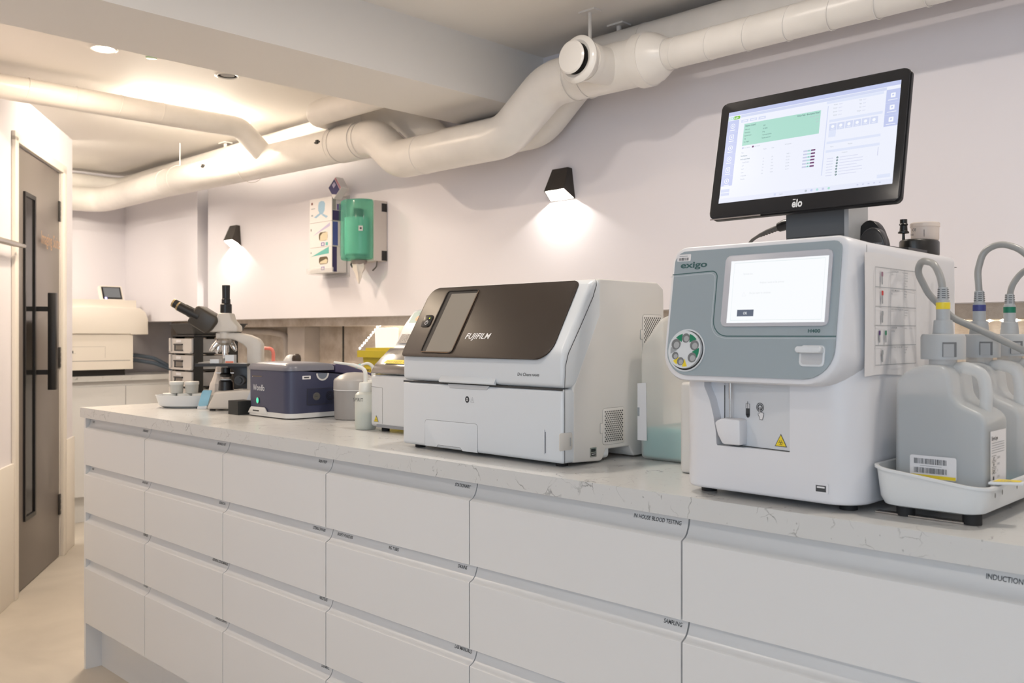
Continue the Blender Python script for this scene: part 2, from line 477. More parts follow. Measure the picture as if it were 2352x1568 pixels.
mb = MB(); dbox(mb, 0, .795, .006, 2.073, -.05, -.004, DOORM, .002)
door = struct('door_1', mb, 'dark grey flush door with a tall narrow slot and bar handle', 'door')
mb = MB()
for a in ((.135, .150, .335, 1.86), (.300, .318, .335, 1.86)): dbox(mb, a[0], a[1], a[2], a[3], -.004, .006, BLACK)
dbox(mb, .135, .318, 1.855, 1.875, -.004, .006, BLACK); dbox(mb, .135, .318, .318, .338, -.004, .006, BLACK)
o = mb.obj('glazing_bead', door)
GLZ = mat('dark vision glass', (.010, .009, .008), .12)
mb = MB(); dbox(mb, .150, .300, .338, 1.855, -.004, -.001, GLZ); mb.obj('vision_panel', door)
mb = MB()
dbox(mb, .325, .362, .927, 1.406, .055, .092, BLACK, .003)
mb.obj('handle', door)
for z in (1.326, 1.014):
    mb = MB(); dbox(mb, .334, .352, z - .012, z + .012, -.004, .06, BLACK); mb.obj('handle_post', door)
for z in (1.865, 1.077, .283):
    mb = MB(); dbox(mb, .775, .806, z - .055, z + .055, -.006, .004, DARKM, .002)
    for k in (-.03, 0, .03): dbox(mb, .785, .795, z + k - .004, z + k + .004, .004, .006, STEEL)
    mb.obj('hinge', door)
mb = MB()
BRASS = mat('brass lettering', (.62, .38, .18), .3, metal=1)
sg = 1 if DPL.n.dot(-DA) > 0 else -1
vs, fs, wd = text2d('Imaging Suite', .01)
k = .355 / wd
s0 = .385
def dpt(a, b, o): return DA + DE * (s0 + a * k) + Vector((0, 0, 1.655 + b * .09)) + DPL.n * sg * o
n = len(vs)
mb.raw([dpt(a, b, .012) for a, b in vs] + [dpt(a, b, -.002) for a, b in vs], [f for f in fs], BRASS)
mb.obj('lettering', door)
# metal rail tip at the left edge of view
t = Thing('wall_rail', 'thin grey metal rail reaching in at the left edge beside the door', 'rail', DA + DE * -.6 + Vector((0, 0, 1.6)))
mb = MB(); pts = [DA + DE * a + DPL.n * sg * .05 + Vector((0, 0, z)) for a, z in ((-.75, 1.585), (-.2, 1.596), (-.045, 1.600), (-.030, 1.601))]
mb.tube(pts, [.016, .013, .009, .004], STEEL, 12); t.part('rail', mb)
mb = MB(); q = DA + DE * -.6 + Vector((0, 0, 1.588)); mb.cyl(q + DPL.n * sg * .0005, q + DPL.n * sg * .05, .008, STEEL); t.part('bracket', mb)

# ================================================================= CEILING LIGHTS
RINGM = mat('white lamp trim', (.8, .78, .74), .35)
def downlight(x, y, on, label):
    t = Thing('ceiling_downlight', label, 'ceiling light', (x, y, CEIL), 'recessed round downlights')
    mb = MB(); mb.lathe((x, y, CEIL), [(.052, 0), (.052, -.004), (.047, -.006), (.040, -.004), (.040, 0)], RINGM, 32); t.part('trim_ring', mb)
    mb = MB()
    if on: mb.lathe((x, y, CEIL), [(.040, -.0015), (.036, -.006), (.015, -.009), (.0005, -.009)], emis('downlight lens lit', (1, .88, .70), 30), 32)
    else: mb.lathe((x, y, CEIL), [(.040, -.001), (.030, -.001), (.018, -.003), (.0005, -.003)], mat('unlit lamp lens', (.16, .15, .14), .3), 32)
    t.part('lens', mb)
dl = ['lit round downlight left of the ceiling beam', 'lit downlight above the worktop behind the beam', 'lit downlight above the blood analyser',
      'unseen fill downlight added over the aisle left of the camera', 'unseen fill downlight added straight behind the camera', 'unseen fill downlight added over the aisle right of the camera',
      'unseen fill downlight added between beam and angled partition', 'lit downlight behind the angled partition', 'lit downlight near the right wall']
for (x, y, e, c), l in zip(DOWN, dl): downlight(x, y, True, l)
downlight(-3.62, 1.93, False, 'unlit round downlight by the ceiling beam, beyond the lit one')
# small sensor between the downlights
t = Thing('ceiling_sensor', 'tiny greenish ceiling sensor between the lit and unlit downlights', 'sensor', (-3.604, 1.591, CEIL))
mb = MB(); mb.lathe((-3.604, 1.591, CEIL), [(.022, 0), (.020, -.004), (.0005, -.005)], mat('pale green sensor', (.45, .62, .42), .4), 20); t.part('cover', mb)
# lit batten on the ceiling, running above and behind the side duct
t = Thing('ceiling_batten', 'warm lit linear batten on the ceiling, mostly hidden behind the side duct', 'ceiling light', (-4.36, 1.92, CEIL))
mb = MB(); mb.box(-4.385, -4.335, 1.80, 2.33, CEIL - .022, CEIL, RINGM, .002); t.part('base', mb)
mb = MB(); mb.tube([(-4.36, 1.82, CEIL - .036), (-4.36, 2.31, CEIL - .036)], .014, emis('batten tube lit', (1, .88, .72), 300), 12); t.part('tube', mb)

t = Thing('ceiling_batten', 'unseen warm linear batten added beyond the door partition to brighten the far ceiling', 'ceiling light', (-5.72, 1.45, CEIL))  # unseen batten, added to brighten the far ceiling and ducts
mb = MB(); mb.box(-5.732, -5.708, 1.15, 1.75, CEIL - .15, CEIL - .13, RINGM, .002)
for y in (1.25, 1.65): mb.cyl((-5.72, y, CEIL - .13), (-5.72, y, CEIL), .004, RINGM, 8)
t.part('base', mb)
mb = MB(); mb.tube([(-5.72, 1.17, CEIL - .165), (-5.72, 1.73, CEIL - .165)], .014, emis('added far batten tube lit', (1, .88, .72), 170), 12); t.part('tube', mb)
# ================================================================= DUCTS
def seam(mb, x, y, z, r, tilt=.0, ax='x', w=.004, h=.0016):
    pts = []
    n = 40
    for k in range(n + 1):
        a = 2 * PI * k / n
        d = math.cos(a) * tilt
        R = r + h * .3
        pts.append((x + d, y + R * math.sin(a), z + R * math.cos(a)) if ax == 'x' else (x + R * math.sin(a), y + d, z + R * math.cos(a)))
    mb.tube(pts, h, DUCT, 6, False)
t = Thing('ventilation_duct', 'long white main duct with a round air valve, dipping under the beam', 'duct', (-1.9, 2.42, 2.095))
P = fillet([(-6.28, 1.2, 2.096), (-6.28, 2.42, 2.096), (-5.3, 2.42, 2.098), (-3.22, 2.42, 2.060), (-3.06, 2.42, 1.940), (-2.42, 2.42, 1.940), (-2.20, 2.42, 2.096), (-1.80, 2.42, 2.092)], [0, .16, 1, .16, .14, .2, .18, 0], 12)
mb = MB(); mb.tube(P, .079, DUCT, 40)
for x, zz, r in ((-5.25, 2.098, .079), (-3.49, 2.0655, .081), (-3.30, 2.06, .081), (-2.08, 2.095, .081), (-2.02, 2.095, .081)): seam(mb, x, 2.42, zz, r)
seam(mb, -2.9, 2.42, 1.94, .079)
t.part('main_run', mb)
mb = MB(); mb.tube([(-3.47, 2.42, 2.065), (-3.33, 2.42, 2.0625)], .0835, DUCT, 40); t.part('coupling', mb)
mb = MB(); mb.tube([(-1.80, 2.42, 2.092), (-1.76, 2.42, 2.092)], [.087, .087], DUCT, 40)
mb.tube([(-1.76, 2.42, 2.092), (-1.735, 2.42, 2.092), (-1.69, 2.42, 2.091)], [.083, .078, .052], DUCT, 40); t.part('reducer', mb)
mb = MB(); mb.tube([(-1.70, 2.42, 2.091), (2.29, 2.42, 2.10)], .048, DUCT, 32)
for x in [-1.66, -1.53, -1.40, -1.27, -1.14, -1.01, -.88, -.75, -.62]: seam(mb, x, 2.42, 2.091, .048, .012)
t.part('narrow_run', mb)
mb = MB(); mb.tube([(-1.905, 2.42, 2.088), (-1.905, 2.30, 2.082), (-1.905, 2.24, 2.080)], [.062, .060, .060], DUCT, 36)
mb.tube([(-1.905, 2.285, 2.082), (-1.905, 2.265, 2.082)], .064, DUCT, 36); t.part('branch_spigot', mb)
vm = mat('white enamelled valve', (.80, .77, .73), .18)
mb = MB(); mb.lathe((-1.905, 2.235, 2.080), [(.058, .006), (.074, .002), (.076, -.006), (.070, -.014), (.060, -.018), (.050, -.014), (.047, -.002), (.047, .004)], vm, 40, 'y'); t.part('valve_ring', mb)
mb = MB(); mb.lathe((-1.905, 2.222, 2.080), [(.047, .0), (.047, -.002), (.0005, -.002)], BLACK, 40, 'y'); t.part('valve_gap', mb)
mb = MB(); mb.lathe((-1.905, 2.198, 2.080), [(.020, .022), (.052, .0), (.053, -.003), (.048, -.007), (.0005, -.012)], vm, 40, 'y'); t.part('valve_disc', mb)
for x, z0, z1, y in ((-2.015, 2.175, CEIL, 2.42),):
    mb = MB(); mb.cyl((x, y, z0 - .005), (x, y, CEIL - .003), .006, DUCT, 10); mb.box(x - .035, x + .035, y - .02, y + .02, CEIL - .006, CEIL, DUCT, .001); t.part('hanger_rod', mb)
for x in (-5.1, -3.52, -4.3, 0.3):
    z0 = 2.098 if x < -5 else 2.07 if x < -1 else 2.09; rr_ = .08 if x < -1 else .048
    mb = MB(); mb.cyl((x, 2.42, z0 + rr_ - .003), (x, 2.42, CEIL), .0035, DUCT, 8); seam(mb, x, 2.42, z0 - .0, rr_ + .001); t.part('hanger_rod', mb)
for x, z in ((-4.66, 2.10), (-3.56, 2.066)):
    mb = MB(); mb.box(x - .008, x + .008, 2.335, 2.352, z + .002, z + .02, DARKM, .002); mb.cyl((x - .02, 2.34, z + .01), (x + .02, 2.34, z + .01), .004, DARKM, 8); t.part('clamp_screw', mb)

t = Thing('rear_duct', 'white duct running along the wall behind the main duct', 'duct', (-1.9, 2.60, 2.205))
P = fillet([(-6.37, 1.2, 2.232), (-6.37, 2.60, 2.222), (-5.9, 2.60, 2.228), (-3.75, 2.60, 2.227), (-3.5, 2.60, 2.207), (-3.25, 2.60, 2.205), (-3.0, 2.60, 2.005), (-2.42, 2.60, 2.005), (-2.17, 2.60, 2.205), (-1.8, 2.60, 2.203), (2.29, 2.60, 2.203)], [0, .12, .3, .01, .01, .16, .16, .18, .16, 0, 0], 10)
rs = [.055 if p.x < -3.7 else .079 for p in P]
mb = MB(); mb.tube(P, rs, DUCT, 36)
for x in (-1.9, -1.2, -.5): seam(mb, x, 2.60, 2.204, .079)
t.part('main_run', mb)
mb = MB(); mb.tube(fillet([(-3.53, 2.56, 2.200), (-3.53, 2.30, 2.190), (-2.885, 2.30, 2.190)], .075, 12), .056, DUCT, 32); t.part('branch', mb)
for x in (-2.03, -4.9):
    mb = MB(); mb.cyl((x, 2.60, 2.278), (x, 2.60, CEIL - .003), .009, DUCT, 10); mb.box(x - .035, x + .035, 2.575, 2.625, CEIL - .006, CEIL, DUCT, .001); t.part('hanger_rod', mb)
t = Thing('side_duct', 'slimmer white spiral duct crossing the ceiling towards the door side', 'duct', (-4.1, 1.2, 2.21))
P = fillet([(-4.1, -2.29, 2.195), (-4.1, 2.25, 2.216), (-4.1, 2.41, 2.08)], [0, .11, 0], 10)
mb = MB(); mb.tube(P, .051, DUCT, 32)
for y in [.9 + .19 * i for i in range(6)]: seam(mb, -4.1, y, 2.197 + .0046 * (y + 2.29), .051, .01, 'y')
t.part('main_run', mb)

# ================================================================= WALL LAMPS
SH = mat('matt charcoal lamp metal', (.028, .023, .020), .45)
SHIN = mat('white lamp lining', (.8, .78, .72), .5)
def sconce():
    t = Thing('wall_lamp', 'dark tapered wall lamp right of the paper towel dispenser', 'wall lamp', (-2.385, 2.70, 1.73), 'dark tapered wall lamps')
    x0 = -2.385; Y = 2.6995
    # outer corners: back bottom, front bottom, front top, back top (half widths)
    bb, fb, ft, bt = (.063, Y, 1.730), (.052, 2.645, 1.762), (.040, 2.681, 1.851), (.047, Y, 1.848)
    O = [Vector((x0 + s * q[0], q[1], q[2])) for q in (bb, fb, ft, bt) for s in (-1, 1)]
    c = Vector((x0, 2.68, 1.78)); I = []
    for i, v in enumerate(O): I.append(v + Vector((.0035 if v.x < x0 else -.0035, (.0035 if v.y < 2.69 else -.003), -.004 if i >= 4 else 0)))
    mb = MB()
    # 0/1 back bottom, 2/3 front bottom, 4/5 front top, 6/7 back top
    fs = [(2, 3, 5, 4), (0, 2, 4, 6), (3, 1, 7, 5), (4, 5, 7, 6), (1, 0, 6, 7)]
    mb.raw(O, fs, SH)
    mb.raw(I, [f[::-1] for f in fs], SHIN)
    mb.raw([O[0], O[1], O[3], O[2], I[0], I[1], I[3], I[2]], [(0, 1, 5, 4), (1, 2, 6, 5), (2, 3, 7, 6), (3, 0, 4, 7)], SH)
    t.part('shade', mb, smooth=0)
    # glowing lens recessed in the opening
    k = .45
    D = [I[0].lerp(I[6], k), I[1].lerp(I[7], k), I[3].lerp(I[5], k), I[2].lerp(I[4], k)]
    mb = MB(); mb.raw(D, [(0, 1, 2, 3)], emis('wall lamp lens lit', (1, .92, .80), 16)); t.part('lens', mb, smooth=0)
    for dx, zz in ((0, 0), (-2.577, -.008)): lamp('wall_lamp_bulb', 'AREA', (x0 + dx, 2.676, 1.775 + zz), 3.0, (1, .93, .84), .016, (x0 + dx, 2.690, 1.0), spread=3.1)
    return t
s1 = sconce()
copy_thing(s1, (-4.962, 2.70, 1.722), 'dark tapered wall lamp on the left, above the microscope')
# ================================================================= WORKTOP AND DRAWER UNITS
mb = MB(); mb.box(-3.395, 1.24, 1.24, 2.99, .905, .94, QUARTZ, .0025, 2)
tag(mb.obj('worktop', None, (-1, 2, .94)), 'long pale quartz worktop with grey veins on the white drawer units', 'worktop')
COLS = [-3.393, -2.892, -2.381, -1.872, -1.361, -.851, -.342, .167, .676]
ROWS = [(.7345, .864, .9035), (.565, .699, .7325), (.400, .530, .563), (.169, .365, .398)]
LAB = {(0, 0): [('l', .02, 'TAPE'), ('r', .02, 'DRESSINGS')], (0, 1): [('l', .02, 'MISC.'), ('r', .02, 'BANDAGES')], (0, 2): [('r', .02, 'SYRINGES')], (0, 3): [('r', .02, 'SUTURES')],
       (1, 0): [('r', .02, 'BRANULA KIT')], (1, 1): [('r', .02, 'SURGICAL')], (1, 2): [('r', .006, 'GENERAL CONSUMABLES')], (1, 3): [('r', .012, 'SURGICAL DRAPES')],
       (2, 0): [('r', .025, 'SKIN PREP')], (2, 1): [('r', .03, 'STERILE SWABS')], (2, 2): [('r', .022, 'NEUTRAS')], (2, 3): [('r', .012, 'LAB MISC.')],
       (3, 0): [('r', .018, 'STATIONARY')], (3, 1): [('l', .022, 'BIOPSY PUNCHES'), ('m', .222, 'NG TUBES'), ('r', .028, 'DRAINS')], (3, 2): [('r', .014, 'LAB MANUALS')],
       (4, 0): [('r', .014, 'IN HOUSE BLOOD TESTING')], (4, 1): [('r', .012, 'SAMPLING')], (5, 0): [('r', .010, 'INDUCTION')]}
ulab = ['white drawer unit at the left end of the worktop', 'white drawer unit, second from the left end', 'white drawer unit below the blue instrument, marked SKIN PREP',
        'white drawer unit marked STATIONARY below the brown-fronted analyser', 'white drawer unit marked IN HOUSE BLOOD TESTING', 'white drawer unit marked INDUCTION at the right edge, with a green sticker',
        'white drawer unit just past the right edge of view', 'white drawer unit at the right end of the run']
for ci in range(8):
    x0, x1 = COLS[ci], COLS[ci + 1]
    t = Thing('drawer_unit', ulab[ci], 'drawer unit', ((x0 + x1) / 2, 1.9, 0), 'white drawer units under the worktop')
    mb = MB()
    mb.box(x0 + .001, x0 + .018, 1.30, 2.4, .169, .905, CABIN); mb.box(x1 - .018, x1 - .001, 1.30, 2.4, .169, .905, CABIN)
    mb.box(x0 + .018, x1 - .018, 1.31, 2.4, .169, .187, CABIN); mb.box(x0 + .018, x1 - .018, 2.38, 2.4, .187, .905, CABIN)
    mb.box(x0 + .018, x1 - .018, 1.305, 1.33, .887, .905, CABIN)
    t.part('body', mb)
    if ci == 0:
        mb = MB(); mb.box(x0 - .014, x0 + .001, 1.258, 2.45, 0, .905, CAB, .001); t.part('end_panel', mb)
    mb = MB(); mb.box(x0 + .0004, x1 - .0004, 1.314, 1.332, 0, .168, CAB); t.part('plinth', mb)
    for ri, (z0, z1, z2) in enumerate(ROWS):
        a, b = x0 + .0016, x1 - .0016
        prof = [(1.255, z0), (1.255, z1 - .0015), (1.2565, z1), (1.260, z1 + .0015), (1.2655, z1 + .0045), (1.2705, z1 + .010), (1.274, z1 + .018), (1.2765, z1 + .026), (1.2785, z2), (1.299, z2), (1.299, z0)]
        mb = MB(); mb.prism(prof, 'x', a, b, CAB)
        d = t.part('drawer_front', mb)
        for kind, off, s in LAB.get((ci, ri), []):
            mb = MB(); h = .0068
            z = (z1 + .007 + z2) / 2 - h / 2
            X = x1 - off if kind == 'r' else x0 + off if kind == 'm' else x0 + off
            mb.text(Plane((0, 1.2751, z1 + .022), (1, 0, 0), (0, .30, .954)), X, z - z1 - .022, s, h, INK, 'r' if kind == 'r' else 'l', bold=.012)
            o = t.part('lettering', mb, under=d, smooth=0)
        if ci == 5 and ri == 1:
            mb = MB(); mb.disc(FRONT(1.2772), -.775, z2 - .002, .008, GRN); t.part('green_sticker', mb, under=d, smooth=0)

# ---- far cabinets and worktop against the end wall
FX = -6.016
t = None
Yc = [.70, 1.29, 1.885, 2.485, 2.985]
fl = ['white base cabinet beyond the door, furthest from the back wall', 'white base cabinet hidden behind the partition edge', 'white base cabinet under the beige machine', 'white base cabinet in the far corner']
for i in range(4):
    t = Thing('base_cabinet', fl[i], 'cabinet', (-6.2, (Yc[i] + Yc[i + 1]) / 2, 0), 'white base cabinets at the far end')
    mb = MB(); mb.box(-6.45, FX - .022, Yc[i] + .001, Yc[i + 1] - .001, .168, .90, CABIN); t.part('body', mb)
    mb = MB(); mb.box(FX - .02, FX, Yc[i] + .002, Yc[i + 1] - .002, .170, .865, CAB, .0015); t.part('door', mb)
    mb = MB(); mb.box(FX - .07, FX - .05, Yc[i], Yc[i + 1], 0, .168, CAB); t.part('plinth', mb)
    mb = MB(); mb.box(FX - .035, FX - .010, Yc[i], Yc[i + 1], .866, .899, CAB); t.part('finger_recess', mb)
mb = MB(); mb.box(-6.458, -5.995, .70, 2.99, .90, .934, QUARTZ, .002)
tag(mb.obj('worktop', None, (-6.2, 2, .934)), 'short pale worktop on the far white cabinets', 'worktop')
# ================================================================= CHEMISTRY ANALYSER (brown front)
t = Thing('chemistry_analyser', 'large white benchtop analyser with a sloping dark brown front panel, centre of the worktop', 'analyser', (-1.42, 1.5, .94))
x0, x1 = -1.672, -1.175
sp = Plane((0, 1.33, 1.16), (1, 0, 0), (0, .5145, .8575))        # sloping face, s up the slope
FR = FRONT(1.33); RS = RIGHT(x1)
def arc(p0, p1, p2, n=5): return [tuple((Vector(p0).lerp(Vector(p1), k / n)).lerp(Vector(p1).lerp(Vector(p2), k / n), k / n)) for k in range(n + 1)]
# front shell (fascia): slopes back above the knee
fas = [(1.331, .948), (1.33, 1.145)] + arc((1.33, 1.145), (1.33, 1.16), (1.338, 1.173)) + arc((1.408, 1.290), (1.419, 1.309), (1.434, 1.310))
seam_line = [(1.436, 1.312), (1.4285, 1.300), (1.417, 1.274), (1.343, 1.165), (1.336, 1.150), (1.334, 1.095), (1.334, .948)]
def shell(yoff):
    return [(1.330, .948), (1.330, 1.148), (1.332, 1.162), (1.4155, 1.302), (1.424, 1.309), (1.436, 1.312)]
mb = MB()
prof = [(1.330, 1.095), (1.330, 1.148), (1.332, 1.163), (1.4155, 1.302), (1.424, 1.3095), (1.438, 1.312), (1.475, 1.312), (1.475, 1.095)]
mb.prism(prof, 'x', x0, x1, MW, .011, 4); t.part('upper_fascia', mb)
mb = MB(); mb.prism([(1.330, .948), (1.330, 1.0925), (1.475, 1.0925), (1.475, .948)], 'x', x0, x1, MW, .008, 3)
lower = t.part('lower_fascia', mb)
# rear body
bp = [(1.36, .948), (1.36, 1.095), (1.44, 1.24), (1.44, 1.313), (1.640, 1.313), (1.662, 1.300), (1.664, 1.28), (1.664, .944), (1.556, .944), (1.549, .952), (1.540, .966), (1.462, .966), (1.452, .948), (1.446, .944)]
mb = MB(); mb.prism(bp, 'x', x0 + .001, x1 + .0006, MW2, .006, 3); t.part('body', mb)
# seam line on the right side
mb = MB(); mb.ring(RS, [(1.4285, 1.311), (1.431, 1.300), (1.420, 1.275), (1.380, 1.214), (1.345, 1.163), (1.337, 1.14), (1.334, 1.10), (1.334, .949)], .0016, GAP, .0009, closed=False)
mb.rect(FR, x0 + .004, x1 - .002, 1.0905, 1.0945, GAP, -.0015, .001)
t.part('panel_seam', mb)
# side latch
mb = MB(); mb.plate(RS, rr(1.318, 1.356, .975, 1.009, .004), MW2, .0002, .0014, .0008, 2); mb.rect(RS, 1.348, 1.352, .982, .999, GREYP, .0018)
t.part('side_latch', mb)
mb = MB(); mb.plate(sp, rr(-1.668, -1.206, -.012, .1735, (.012, .040, .014, .028), 8), BROWN, .0002, .0022, .0012, 2)
pan = t.part('front_panel', mb)
mb = MB()
mb.ring(sp, rr(-1.603, -1.497, -.001, .163, .008), .003, mat('dark bead', (.012, .010, .009), .3), .0026, .0012)
mb.rect(sp, -1.601, -1.586, .001, .161, BLACK, .0026); mb.rect(sp, -1.601, -1.499, .1545, .161, BLACK, .0027)
mb.ring(sp, [(-1.600, -.0005), (-1.508, -.0018), (-1.4975, .006), (-1.4968, .160)], .0012, mat('copper edge', (.36, .22, .13), .25, metal=.6), .0040, closed=False)
t.part('window_bezel', mb, under=pan)
mb = MB(); mb.rect(sp, -1.586, -1.500, .001, .1545, mat('unlit grey touch screen', (.27, .245, .21), .16), .0028); t.part('display', mb, under=pan)
mb = MB(); mb.plate(sp, rr(-1.646, -1.614, .066, .0975, .007), BLACK, .0024, .0012, .0006, 2)
mb.disc(sp, -1.6235, .0885, .0018, emis('green pilot', (.7, .9, .05), 2.2), .004)
mb.ring(sp, [(-1.628 + .0048 * math.cos(a * PI / 12), .0765 + .0048 * math.sin(a * PI / 12)) for a in range(24)], .0013, PAPER, .004)
mb.rect(sp, -1.6286, -1.6274, .0765, .082, PAPER, .0041)
t.part('power_button', mb, under=pan)
mb = MB(); mb.text(sp, -1.474, .0345, 'FUJIFILM', .0135, mat('white print', (.85, .85, .85), .4), w=.074, bold=.015, off=.0027, italic=.22); t.part('lettering', mb, under=pan, smooth=0)
mb = MB(); mb.text(FR, -1.298, 1.1165, 'Dri Chem', .0062, INK, w=.037, bold=.01, italic=.2); mb.text(FR, -1.258, 1.1168, 'NX600', .0045, INK, w=.020, bold=.012, italic=.15)
t.part('model_lettering', mb, smooth=0)
# grip lip on the upper shell and pull recess
mb = MB(); mb.prism([(1.3305, 1.094), (1.323, 1.0955), (1.3225, 1.099), (1.3305, 1.110)], 'x', -1.535, -1.360, MW, .001, 2)
mb.plate(FR, [(-1.512, 1.092), (-1.505, 1.083), (-1.388, 1.083), (-1.380, 1.092)], mat('recess grey', (.50, .51, .53), .5), .0002, .0008, .0004, 1)
t.part('pull_lip', mb)
mb = MB(); mb.disc(FR, -1.449, 1.0605, .0064, INK, .0004, rz=.0072); mb.rect(FR, -1.451, -1.447, 1.0575, 1.0635, PAPER, .0008); mb.disc(FR, -1.449, 1.0605, .0012, INK, .0011)
tr = [(-1.438, 1.0555), (-1.427, 1.0555), (-1.4325, 1.066)]; mb.ring(FR, tr, .0007, INK, .0004); mb.rect(FR, -1.4328, -1.4322, 1.0575, 1.0625, INK, .0005)
t.part('warning_symbols', mb, smooth=0)
mb = MB()
dd = [(-1.4165, .9485), (-1.4165, 1.001)] + arc((-1.4165, 1.001), (-1.4165, 1.0095), (-1.426, 1.0095), 6) + arc((-1.580, 1.0085), (-1.590, 1.0085), (-1.590, .999), 6) + [(-1.590, .950)]
mb.plate(FR, dd + [(-1.549, .950), (-1.545, .955), (-1.471, .955), (-1.464, .9485)], MW, -.0006, .0012, .0005, 2)
mb.ring(FR, dd, .0011, GAP, .0002, closed=False)
mb.ring(FR, [(-1.549, .950), (-1.545, .955), (-1.471, .955), (-1.464, .9485)], .0009, GAPL, .0007, closed=False)
t.part('waste_drawer', mb)
mb = MB(); mb.rect(FR, -1.2225, -1.2195, .966, 1.008, mat('slot shade', (.26, .27, .29), .6), .0004); mb.plate(FR, rr(-1.2265, -1.2225, .964, 1.012, .001), MW, .0002, .0018, .001, 2); t.part('front_slot', mb)
def vent(x, y0, y1, z0, z1, nx, nz, latch):
    mb = MB(); pl = RIGHT(x)
    mb.plate(pl, rr(y0, y1, z0, z1, .007), MW2, .0000, .0010, .0005, 2); mb.ring(pl, rr(y0, y1, z0, z1, .007), .0007, GAP, .0004)
    dx = (y1 - y0 - .014) / (nx - 1); dz = (z1 - z0 - .014) / (nz - 1)
    for j in range(nz):
        for i in range(nx - (j % 2)):
            mb.disc(pl, y0 + .007 + (i + .5 * (j % 2)) * dx, z0 + .007 + j * dz, .0018, BLACK, .0013, n=8)
    mb.plate(pl, rr(y0 - .008, y0 - .0005, latch, latch + .020, .002), MW2, .0002, .0014, .0005, 2); mb.ring(pl, rr(y0 - .008, y0 - .0005, latch, latch + .020, .002), .0009, GAP, .0004)
    return mb
t.part('lower_vent', vent(x1 + .0006, 1.4505, 1.522, .9755, 1.0495, 10, 15, 1.000))
t.part('upper_vent', vent(x1 + .0006, 1.585, 1.655, 1.160, 1.2425, 9, 17, 1.190))
mb = MB(); mb.rect(RS, 1.410, 1.4295, .9545, .9735, STEEL, .0008, .0012, .001); mb.rect(RS, 1.413, 1.4265, .957, .9625, BLACK, .0022); mb.rect(RS, 1.413, 1.4265, .965, .971, BLACK, .0022); mb.rect(RS, 1.414, 1.4255, .9595, .9608, PAPER, .0025)
t.part('usb_port', mb)
for x in (x0 + .03, x1 - .03):
    for y in (1.36, 1.63):
        mb = MB(); mb.cyl((x, y, .9402), (x, y, .950), .012, RUB, 16); t.part('foot', mb)

# ================================================================= SMALL IMMUNO ANALYSER (keypad) left of it
t = Thing('keypad_analyser', 'pale grey analyser with a sloping keypad and smoked lid, partly behind the brown-fronted one', 'analyser', (-1.86, 1.60, .94))
a, b = -2.012, -1.70
mb = MB(); mb.prism([(1.490, .952), (1.4905, 1.092), (1.76, 1.092), (1.76, .952)], 'x', a, b, mat('pale grey instrument', (.60, .615, .63), .35), .010, 3)
mb.ring(FRONT(1.49), [(a + .006, 1.060), (a + .055, 1.058), (a + .055, .962)], .0010, GAPL, .0004, closed=False)
t.part('base', mb)
mb = MB(); mb.prism([(1.4905, 1.095), (1.508, 1.118), (1.560, 1.160), (1.572, 1.166), (1.600, 1.22), (1.642, 1.268), (1.665, 1.272), (1.76, 1.262), (1.76, 1.095)], 'x', a, b, mat('pale grey instrument', (.6, .6, .6)), .006, 3)
hd = t.part('head', mb)
SMK = mat('smoked lid', (.13, .115, .105), .12)
kp = Plane((0, 1.568, 1.158), (1, 0, 0), (0, .58, .81))
mb = MB(); mb.prism([(1.4885, 1.097), (1.504, 1.120), (1.556, 1.163), (1.563, 1.157), (1.512, 1.114), (1.497, 1.095)], 'x', a + .003, b - .003, SMK, .0015, 2)
lid = t.part('smoked_lid', mb)
lp = Plane((0, 1.5040, 1.1202), (1, 0, 0), (0, .7705, .637))
mb = MB(); mb.rect(lp, -1.972, -1.842, .002, .017, YEL, .0016, .0003)
mb.text(lp, -1.964, .006, 'DO NOT LIFT', .006, mat('faded brown print', (.45, .33, .05), .6), w=.10, off=.0022)
t.part('yellow_notice', mb, under=lid, smooth=0)
kl = Plane((0, 1.572, 1.166), (1, 0, 0), (0, .50, .866))
kp = Plane((0, 1.575, 1.170), (1, 0, 0), (0, .551, .834))
mb = MB()
mb.poly(kp, [(a + .012, .004), (b - .01, .004), (b - .01, .068), (a + .014, .068)], mat('keypad grey', (.235, .215, .205), .4), .0045)
mb.poly(kp, [(a + .014, .068), (b - .01, .068), (b - .01, .112), (a + .030, .112), (a + .018, .105)], mat('pale green keypad', (.36, .48, .45), .4), .0045)
for j in range(4):
    for i in range(7):
        mb.ring(kp, rr(a + .026 + i * .0205, a + .041 + i * .0205, .009 + j * .0145, .0185 + j * .0145, .0045, 4), .0012, mat('key outline', (.55, .53, .50), .5), .0049)
        mb.rect(kp, a + .032 + i * .0205, a + .035 + i * .0205, .012 + j * .0145, .0155 + j * .0145, mat('key outline', (.5, .5, .5)), .0049)
mb.disc(kp, a + .048, .086, .011, mat('orange start key', (.85, .42, .22), .4), .005, rz=.009)
mb.text(kp, a + .040, .101, 'FUJIFILM', .0045, INKG, w=.032, off=.005)
mb.rect(kp, a + .078, a + .16, .078, .110, mat('cyan lcd', (.25, .55, .62), .2), .005)
t.part('keypad', mb, under=hd, smooth=0)
mb = MB(); mb.tri_sign(FRONT(1.49), a + .028, .972, .020, YEL, INK, .0008); t.part('biohazard_sign', mb, smooth=0)
mb = MB(); mb.rect(FRONT(1.49), a + .03, b - .02, .952, .960, mat('slot shade', (.26, .27, .29), .6), .0006)
t.part('lower_slot', mb)
for x in (a + .03, b - .03):
    mb = MB(); mb.cyl((x, 1.52, .9402), (x, 1.52, .953), .011, RUB, 14); mb.cyl((x, 1.73, .9402), (x, 1.73, .953), .011, RUB, 14); t.part('foot', mb)
